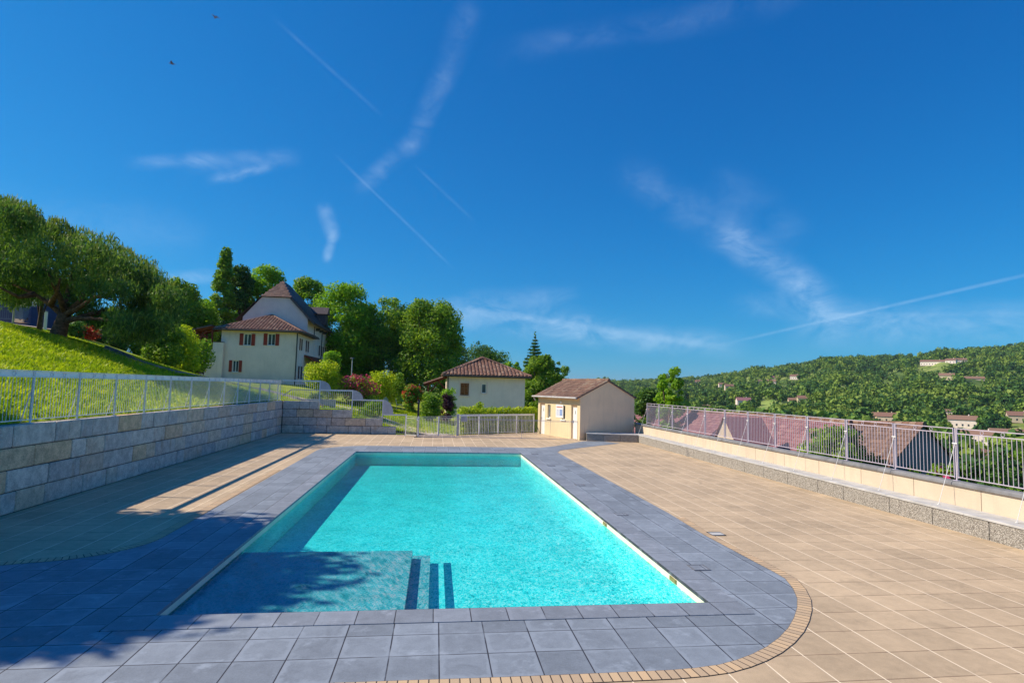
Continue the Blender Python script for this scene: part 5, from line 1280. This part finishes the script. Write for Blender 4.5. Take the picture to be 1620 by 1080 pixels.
for i, (u, v, wp, rf_, wl, lb) in enumerate(hs):
    p = hit(u, v)
    if p is None: continue
    D = math.hypot(p.x, p.y); w = max(5, wp/F*D*1.2); dpt = min(8, w*.7); hgt = min(5.2, max(2.8, w*.36)); az = math.atan2(p.x, p.y)
    houses.append((p.x, p.y, w)); hpx.append((u, v, max(wp,9)*1.2, D))
    o = empty('hillside_house', (p.x,p.y,p.z-.5), -az+rnd.uniform(-.35,.35), label=lb, cat='house')
    a = w/2; b = dpt/2; n = max(1, int(w/3.0)); hl = [(w*(k+.5)/n-.5, w*(k+.5)/n+.5, 1.5, 2.9 if hgt > 3 else 2.1) for k in range(n)]
    mb = MB(); holed(mb, (-a,-b,0), (1,0,0), (0,0,1), w, hgt+.5, hl, .2); mb.add([(a,-b,0),(a,b,0),(a,b,hgt+.5),(a,-b,hgt+.5)], [(0,1,2,3)]); mb.add([(-a,-b,0),(-a,b,0),(-a,b,hgt+.5),(-a,-b,hgt+.5)], [(3,2,1,0)])
    rh = dpt*.32
    mb.add([(-a,-b,hgt+.5),(-a,b,hgt+.5),(-a,0,hgt+.5+rh)], [(2,1,0)]); mb.add([(a,-b,hgt+.5),(a,b,hgt+.5),(a,0,hgt+.5+rh)], [(0,1,2)]); mb.add([(-a,b,0),(a,b,0),(a,b,hgt+.5),(-a,b,hgt+.5)], [(3,2,1,0)])
    mb.obj('wall', M[wl], o)
    mb = MB(); z = hgt+.5; e = .4; mb.add([(-a-e,-b-e,z-.05),(a+e,-b-e,z-.05),(a+e,0,z+rh+.2),(-a-e,0,z+rh+.2),(a+e,b+e,z-.05),(-a-e,b+e,z-.05)], [(0,1,2,3),(3,2,4,5)]); mb.add([(-a-e,-b-e,z-.2),(a+e,-b-e,z-.2),(a+e,-b-e,z-.05),(-a-e,-b-e,z-.05)], [(0,1,2,3)])
    if D < 420 : flat_tiles(mb, (-a-e,-b-e,z-.05), (1,0,0), (0,b+e,rh+.25), 2*(a+e), lambda u_: math.hypot(b+e,rh+.25)-.05, pitch=.5, row=.5)
    r_ = mb.obj('roof', M[rf_], o)
    mb = MB(); mb.box(a*.4,a*.4+.6,-.3,.3,z+rh*.5,z+rh+.9); mb.obj('chimney', M[wl], r_)
    for k, (c0,c1,d0,d1) in enumerate(hl): local(o, 'window', M['glass'], (-a,-b,0), (1,0,0), (0,-1,0), [(c0+.05,c1-.05,-.19,-.15,d0+.05,d1-.05)])

def proto_crown(rng, n, w, h, leaf, con=False):
    nc = 9; C, Rr = env_clumps(rng, nc, None, h, w, .15, (lambda z: max(.06,(1-z)*1.1)) if con else None, (.2,.34) if not con else (.12,.2))
    return leafset(C, Rr, n, leaf, rng, .75, asp=.85)
rng = np.random.RandomState(901)
protos = [proto_crown(rng, 150, 9, 10, 2.0, k in (3,7)) for k in range(8)]
az0, az1 = 11., 62.
def sample(r0, r1, n, rng):
    r = np.sqrt(rng.uniform(r0*r0, r1*r1, n)); a = np.radians(rng.uniform(az0, az1, n)); return r*np.sin(a), r*np.cos(a), r
X, Y, Rd = sample(150, 1620, 70000, rng); Z = H(X, Y)
# grid thinning
cell = {}; sel = []
for i in range(len(X)):
    s = 6.6 if Rd[i] < 600 else 7.8 if Rd[i] < 1000 else 9.5
    k = (int(X[i]/s), int(Y[i]/s))
    if k in cell: continue
    x, y, z = X[i], Y[i], Z[i]; u, v = pix(x, y, z); ok = True
    ut, vt = pix(x, y, z+8.5)
    for mu, mv, mw, mh in meadows:
        if Rd[i] > 200 and ((ut-mu)/(mw*.8))**2+((vt-mv)/(mh*.7))**2 < 1 and rng.rand() > .08: ok = False
        if ((u-mu)/mw)**2+((v-mv)/mh)**2 < .8 and rng.rand() > .05: ok = False
    if ok:
        for hu, hv, hwp, hr in hpx:
            if Rd[i] < hr and Rd[i] > hr-260 and abs(u-hu) < hwp*.62 and vt < hv-3 and v > hv-12: ok = False; break
    if ok:
        for hx, hy, hw_ in houses:
            d = math.hypot(x-hx, y-hy)
            if d < hw_*.5+6: ok = False; break
            # keep the line of sight to each house mostly open just in front of it
            hr = math.hypot(hx, hy)
            if Rd[i] < hr and hr-Rd[i] < 70 and abs(x*hy-y*hx)/hr < hw_*.5: ok = False; break
    if ok and Rd[i] < 420 and rng.rand() < .35: ok = False
    if not ok: continue
    cell[k] = 1; sel.append(i)
sel = sorted(sel, key=lambda i: Rd[i])
for k, (mu, mv, mw, mh) in enumerate(meadows):
    P = []; rows = 5; cols = 20; okm = True
    for r in range(rows+1):
        for q in range(cols):
            t_ = 2*PI*q/cols; f = max(.02, r/rows)*(.86+.22*math.sin(2*t_+k*2.1)+.16*math.sin(3*t_+k)+.10*math.sin(7*t_+k*3)+.07*math.sin(9*t_)); p = hit(mu+mw*f*math.cos(2*PI*q/cols), mv+mh*f*math.sin(2*PI*q/cols), 160.)
            if p is None: okm = False; break
            P.append((p.x, p.y, p.z+min(1.2, .3+math.hypot(p.x,p.y)/1400)))
        if not okm: break
    if not okm: continue
    d_ = [math.hypot(p[0],p[1]) for p in P]
    if max(d_)-min(d_) > 520: continue
    mb = MB(); mb.add(P, [(r*cols+q, (r+1)*cols+q, (r+1)*cols+(q+1)%cols, r*cols+(q+1)%cols) for r in range(rows) for q in range(cols)]); tag(mb.obj('meadow', M['meadow'], smooth=True), kind='structure')
near_i = sel[:190]; far_i = sel[190:]
pm = []
for k, (V, Q) in enumerate(protos):
    o = npmesh('valley_tree', V, Q, M['far'] if k % 3 else M['farb']); pm.append(o.data); bpy.data.objects.remove(o)
kinds = {0:'pale green round tree in the valley below the parapet', 1:'dark green round tree in the valley below the parapet', 2:'dark pointed conifer in the valley below the parapet'}
for i in near_i:
    k = rng.randint(8); V, Q = protos[k]; s = rng.uniform(.65,1.1)
    o = bpy.data.objects.new('valley_tree', pm[k]); col.objects.link(o); o.location = (X[i],Y[i],Z[i]-.6); o.scale = (s,s,s*rng.uniform(.85,1.15)); o.rotation_euler = (0,0,rng.uniform(0,6.28))
    kk = 2 if k in (3,7) else 0 if k % 3 == 0 else 1
    tag(o, kinds[kk], 'tree', 'trees standing in the valley')
VV = []; MI = []
for i in far_i:
    k = rng.randint(8); V, Q = protos[k]
    keepq = 150 if Rd[i] < 700 else 80
    a = rng.uniform(0,6.28); s = rng.uniform(.7,1.25)*(1.12 if Rd[i] > 900 else 1.); c, sn = math.cos(a)*s, math.sin(a)*s
    v = V[:keepq*4]; W = np.empty_like(v); W[:,0] = v[:,0]*c-v[:,1]*sn+X[i]; W[:,1] = v[:,0]*sn+v[:,1]*c+Y[i]; W[:,2] = v[:,2]*s*rng.uniform(.85,1.25)+Z[i]-1.
    VV.append(W); MI.append(np.full(keepq, 0 if rng.rand() < .8 else 1))
VV = np.concatenate(VV); MI = np.concatenate(MI)
o = npmesh('hillside_woods', VV, np.arange(len(VV)).reshape(-1,4), [M['far'], M['farb']], matidx=MI)
tag(o, 'dense mixed woodland covering the hill across the valley', 'woodland', kind='stuff')
print('woods', len(far_i), 'near', len(near_i), 'houses', len(houses))
# scrub just below the parapet
for i, (u, v, Y_, wp, hp, m) in enumerate(((1440,760,24,50,50,'mgreen'),(1570,760,26,80,60,'dgreen'),(1620,740,30,60,60,'mgreen'),(1530,770,21,60,55,'dgreen'),(1300,700,42,60,42,'dgreen'),(1350,690,60,60,34,'mgreen'))):
    lb = ['green bush at the foot of the slate gable','dark bushy tree behind the railing left of the right picture edge','mid green tree at the right picture edge behind the railing','dark shrub right of the red flowered shrub','dark tree beside the maroon roof','mid green tree behind the brown roof'][i]
    plant('bush', lb, u, v, Y_, wp, hp, 3500, m, .2, 500+i, nc=16, cat='bush')

# ------------------------------------------------------------------ air between here and the hill
hz = bpy.data.materials.new('haze_air'); hz.use_nodes = True; hn = hz.node_tree; hn.nodes.remove(hn.nodes['Principled BSDF'])
pv = hn.nodes.new('ShaderNodeVolumePrincipled'); pv.inputs['Color'].default_value = (.80,.88,1,1); pv.inputs['Density'].default_value = HAZE; pv.inputs['Anisotropy'].default_value = .2
hn.links.new(pv.outputs[0], hn.nodes['Material Output'].inputs['Volume'])
mb = MB(); mb.box(-7600,7600,-7600,7600,-80,150); hzo = tag(mb.obj('haze', hz), kind='stuff', label='thin blue air between the terrace and the far hill')
hzo['category'] = 'haze'

# ------------------------------------------------------------------ birds
for k, (u, v, lb) in enumerate(((341,28,'small brown bird in the sky, the higher of two'),(272,101,'small brown bird in the sky, the lower of two'))):
    p = Vector(CAM)+udir(u,v)*38
    o = empty('bird', p, .8+k, label=lb, cat='bird')
    mb = MB(); mb.path([(0,-.11,0),(0,-.05,.01),(0,.03,.01),(0,.09,.0),(0,.12,.01),(0,.15,0)], [.006,.028,.034,.022,.018,.004], 8)
    mb.add([(-.02,-.1,0),(.02,-.1,0),(.045,-.2,.005),(0,-.16,0),(-.045,-.2,.005)], [(0,1,2,3),(0,3,4)])
    mb.obj('body', M['redwood'], o, smooth=True)
    for s in (-1,1):
        w = MB(); w.add([(s*.02,.05,.01),(s*.13,.06,.07),(s*.26,-.04,.03),(s*.13,-.02,.06),(s*.02,-.04,.01)], [(0,1,2,3,4)] if s > 0 else [(4,3,2,1,0)]); w.obj('wing', M['redwood'], o)

# ------------------------------------------------------------------ sky, sun, camera
SD = Vector((1.1,-.2,-1.)).normalized()
el = math.asin(-SD.z); azs = math.atan2(-SD.x, -SD.y)
wd_ = bpy.data.worlds.new('World'); sc.world = wd_; wd_.use_nodes = True
t = NT(wd_.node_tree); bg = wd_.node_tree.nodes['Background']
sky = t.node('ShaderNodeTexSky', sky_type='NISHITA'); sky.sun_disc = False; sky.sun_elevation = el; sky.sun_rotation = azs
sky.altitude = 200; sky.air_density = 1.0; sky.dust_density = .3; sky.ozone_density = 3.
sp = t.node('ShaderNodeSeparateColor'); t.l.new(sky.outputs[0], sp.inputs[0]); cb = t.node('ShaderNodeCombineColor')
for i, (m0, ex, k) in enumerate(((.030,1.9,1.6),(.092,.877,.379),(.145,.61,.412))):   # a polariser-deep blue: per-channel contrast of the sky
    t.l.new(t.math('MULTIPLY', t.math('POWER', t.math('MULTIPLY', sp.outputs[i], m0), ex), k*10), cb.inputs[i])
c = cb.outputs[0]
co = t.node('ShaderNodeTexCoord').outputs['Generated']
wn = t.noise(co, 5., 4, .6, out=1); wv = t.node('ShaderNodeVectorMath', operation='MULTIPLY_ADD'); t.l.new(wn, wv.inputs[0]); wv.inputs[1].default_value = (.03,.03,.03); t.l.new(co, wv.inputs[2])
sub = t.node('ShaderNodeVectorMath', operation='SUBTRACT'); t.l.new(wv.outputs[0], sub.inputs[0]); sub.inputs[1].default_value = (.015,.015,.015)
nv = t.node('ShaderNodeVectorMath', operation='NORMALIZE'); t.l.new(sub.outputs[0], nv.inputs[0])
fib = t.noise(t.vscale(nv.outputs[0], 9, 9, 15), 1.5, 9, .68, .5)
fib2 = t.noise(co, 22, 5, .7)
tot = None
def seg(A, B, wdt, inten, wisp=False):
    global tot
    a = udir(*A); b = udir(*B); n = a.cross(b).normalized(); m = (a+b).normalized(); half = a.angle(b)/2
    src = nv.outputs[0] if wisp else co
    d1 = t.node('ShaderNodeVectorMath', operation='DOT_PRODUCT'); t.l.new(src, d1.inputs[0]); d1.inputs[1].default_value = n
    d2 = t.node('ShaderNodeVectorMath', operation='DOT_PRODUCT'); t.l.new(src, d2.inputs[0]); d2.inputs[1].default_value = m
    band = t.mr(t.math('ABSOLUTE', d1.outputs['Value']), 0, wdt, 1, 0)
    al = t.mr(d2.outputs['Value'], math.cos(half*1.35), math.cos(half*.65), 0, 1)
    k = t.math('MULTIPLY', t.math('MULTIPLY', band, al), inten)
    k = t.math('MULTIPLY', k, t.mr(fib if wisp else fib2, .30, .74, .05 if wisp else .5, 1.25))
    tot = k if tot is None else t.math('ADD', tot, k)
seg((450,45),(590,170), .0045, .12); seg((548,262),(700,408), .004, .2); seg((1180,536),(1640,431), .0038, .34); seg((665,270),(742,342), .004, .12)
seg((730,488),(1120,546), .010, .30); seg((1300,498),(1620,497), .006, .14)
seg((745,10),(700,135), .030, .16, True); seg((700,125),(655,230), .026, .22, True); seg((665,215),(575,292), .022, .3, True)
seg((514,325),(530,378), .018, .42, True); seg((531,368),(518,414), .011, .5, True)
seg((205,260),(330,255), .014, .35, True); seg((300,262),(455,250), .022, .3, True); seg((330,288),(425,268), .012, .5, True)
seg((1000,280),(1190,392), .045, .22, True); seg((1150,370),(1300,470), .040, .5, True); seg((1250,440),(1330,520), .045, .35, True); seg((1130,290),(1260,370), .05, .12, True)
seg((240,440),(345,437), .016, .5, True); seg((690,500),(960,520), .040, .6, True); seg((900,522),(1150,545), .034, .55, True); seg((1280,525),(1640,508), .040, .5, True); seg((1180,480),(1420,500), .03, .3, True); seg((740,480),(900,470), .03, .3, True)
seg((820,80),(1220,5), .03, .14, True); seg((-60,330),(300,370), .05, .14, True)
cl = t.math('MULTIPLY', t.math('MINIMUM', tot, .9), .44)
c2 = t.mix(cl, c, (3.4,4.6,6.0))
t.l.new(c2, bg.inputs[0]); bg.inputs[1].default_value = .1
sun = bpy.data.lights.new('sun', 'SUN'); sun.energy = 3.1; sun.angle = R(.53); sun.color = (1.,.88,.70)
so = bpy.data.objects.new('sun', sun); so.rotation_euler = SD.to_track_quat('-Z','Y').to_euler(); col.objects.link(so)
cd = bpy.data.cameras.new('camera'); cd.sensor_width = 36; cd.lens = F/1620*36; cd.clip_start = .1; cd.clip_end = 12000
cam = bpy.data.objects.new('camera', cd); col.objects.link(cam); cam.location = CAM
fwd = Vector(ray(810,540)).normalized(); rt_ = Vector(ray(1810,540))-Vector(ray(810,540)); rt_.normalize(); upv = rt_.cross(fwd).normalized()
mt = Matrix((rt_, upv, -fwd)).transposed().to_4x4(); mt.translation = CAM; cam.matrix_world = mt
sc.camera = cam
vs_ = sc.view_settings; vs_.view_transform = 'Standard'; vs_.look = 'None'; vs_.gamma = 1; vs_.exposure = 0.92
sc.render.engine = 'CYCLES'; cy = sc.cycles
cy.max_bounces = 9; cy.transparent_max_bounces = 8; cy.diffuse_bounces = 5; cy.glossy_bounces = 3; cy.transmission_bounces = 4
cy.use_denoising = True; cy.sample_clamp_indirect = 6
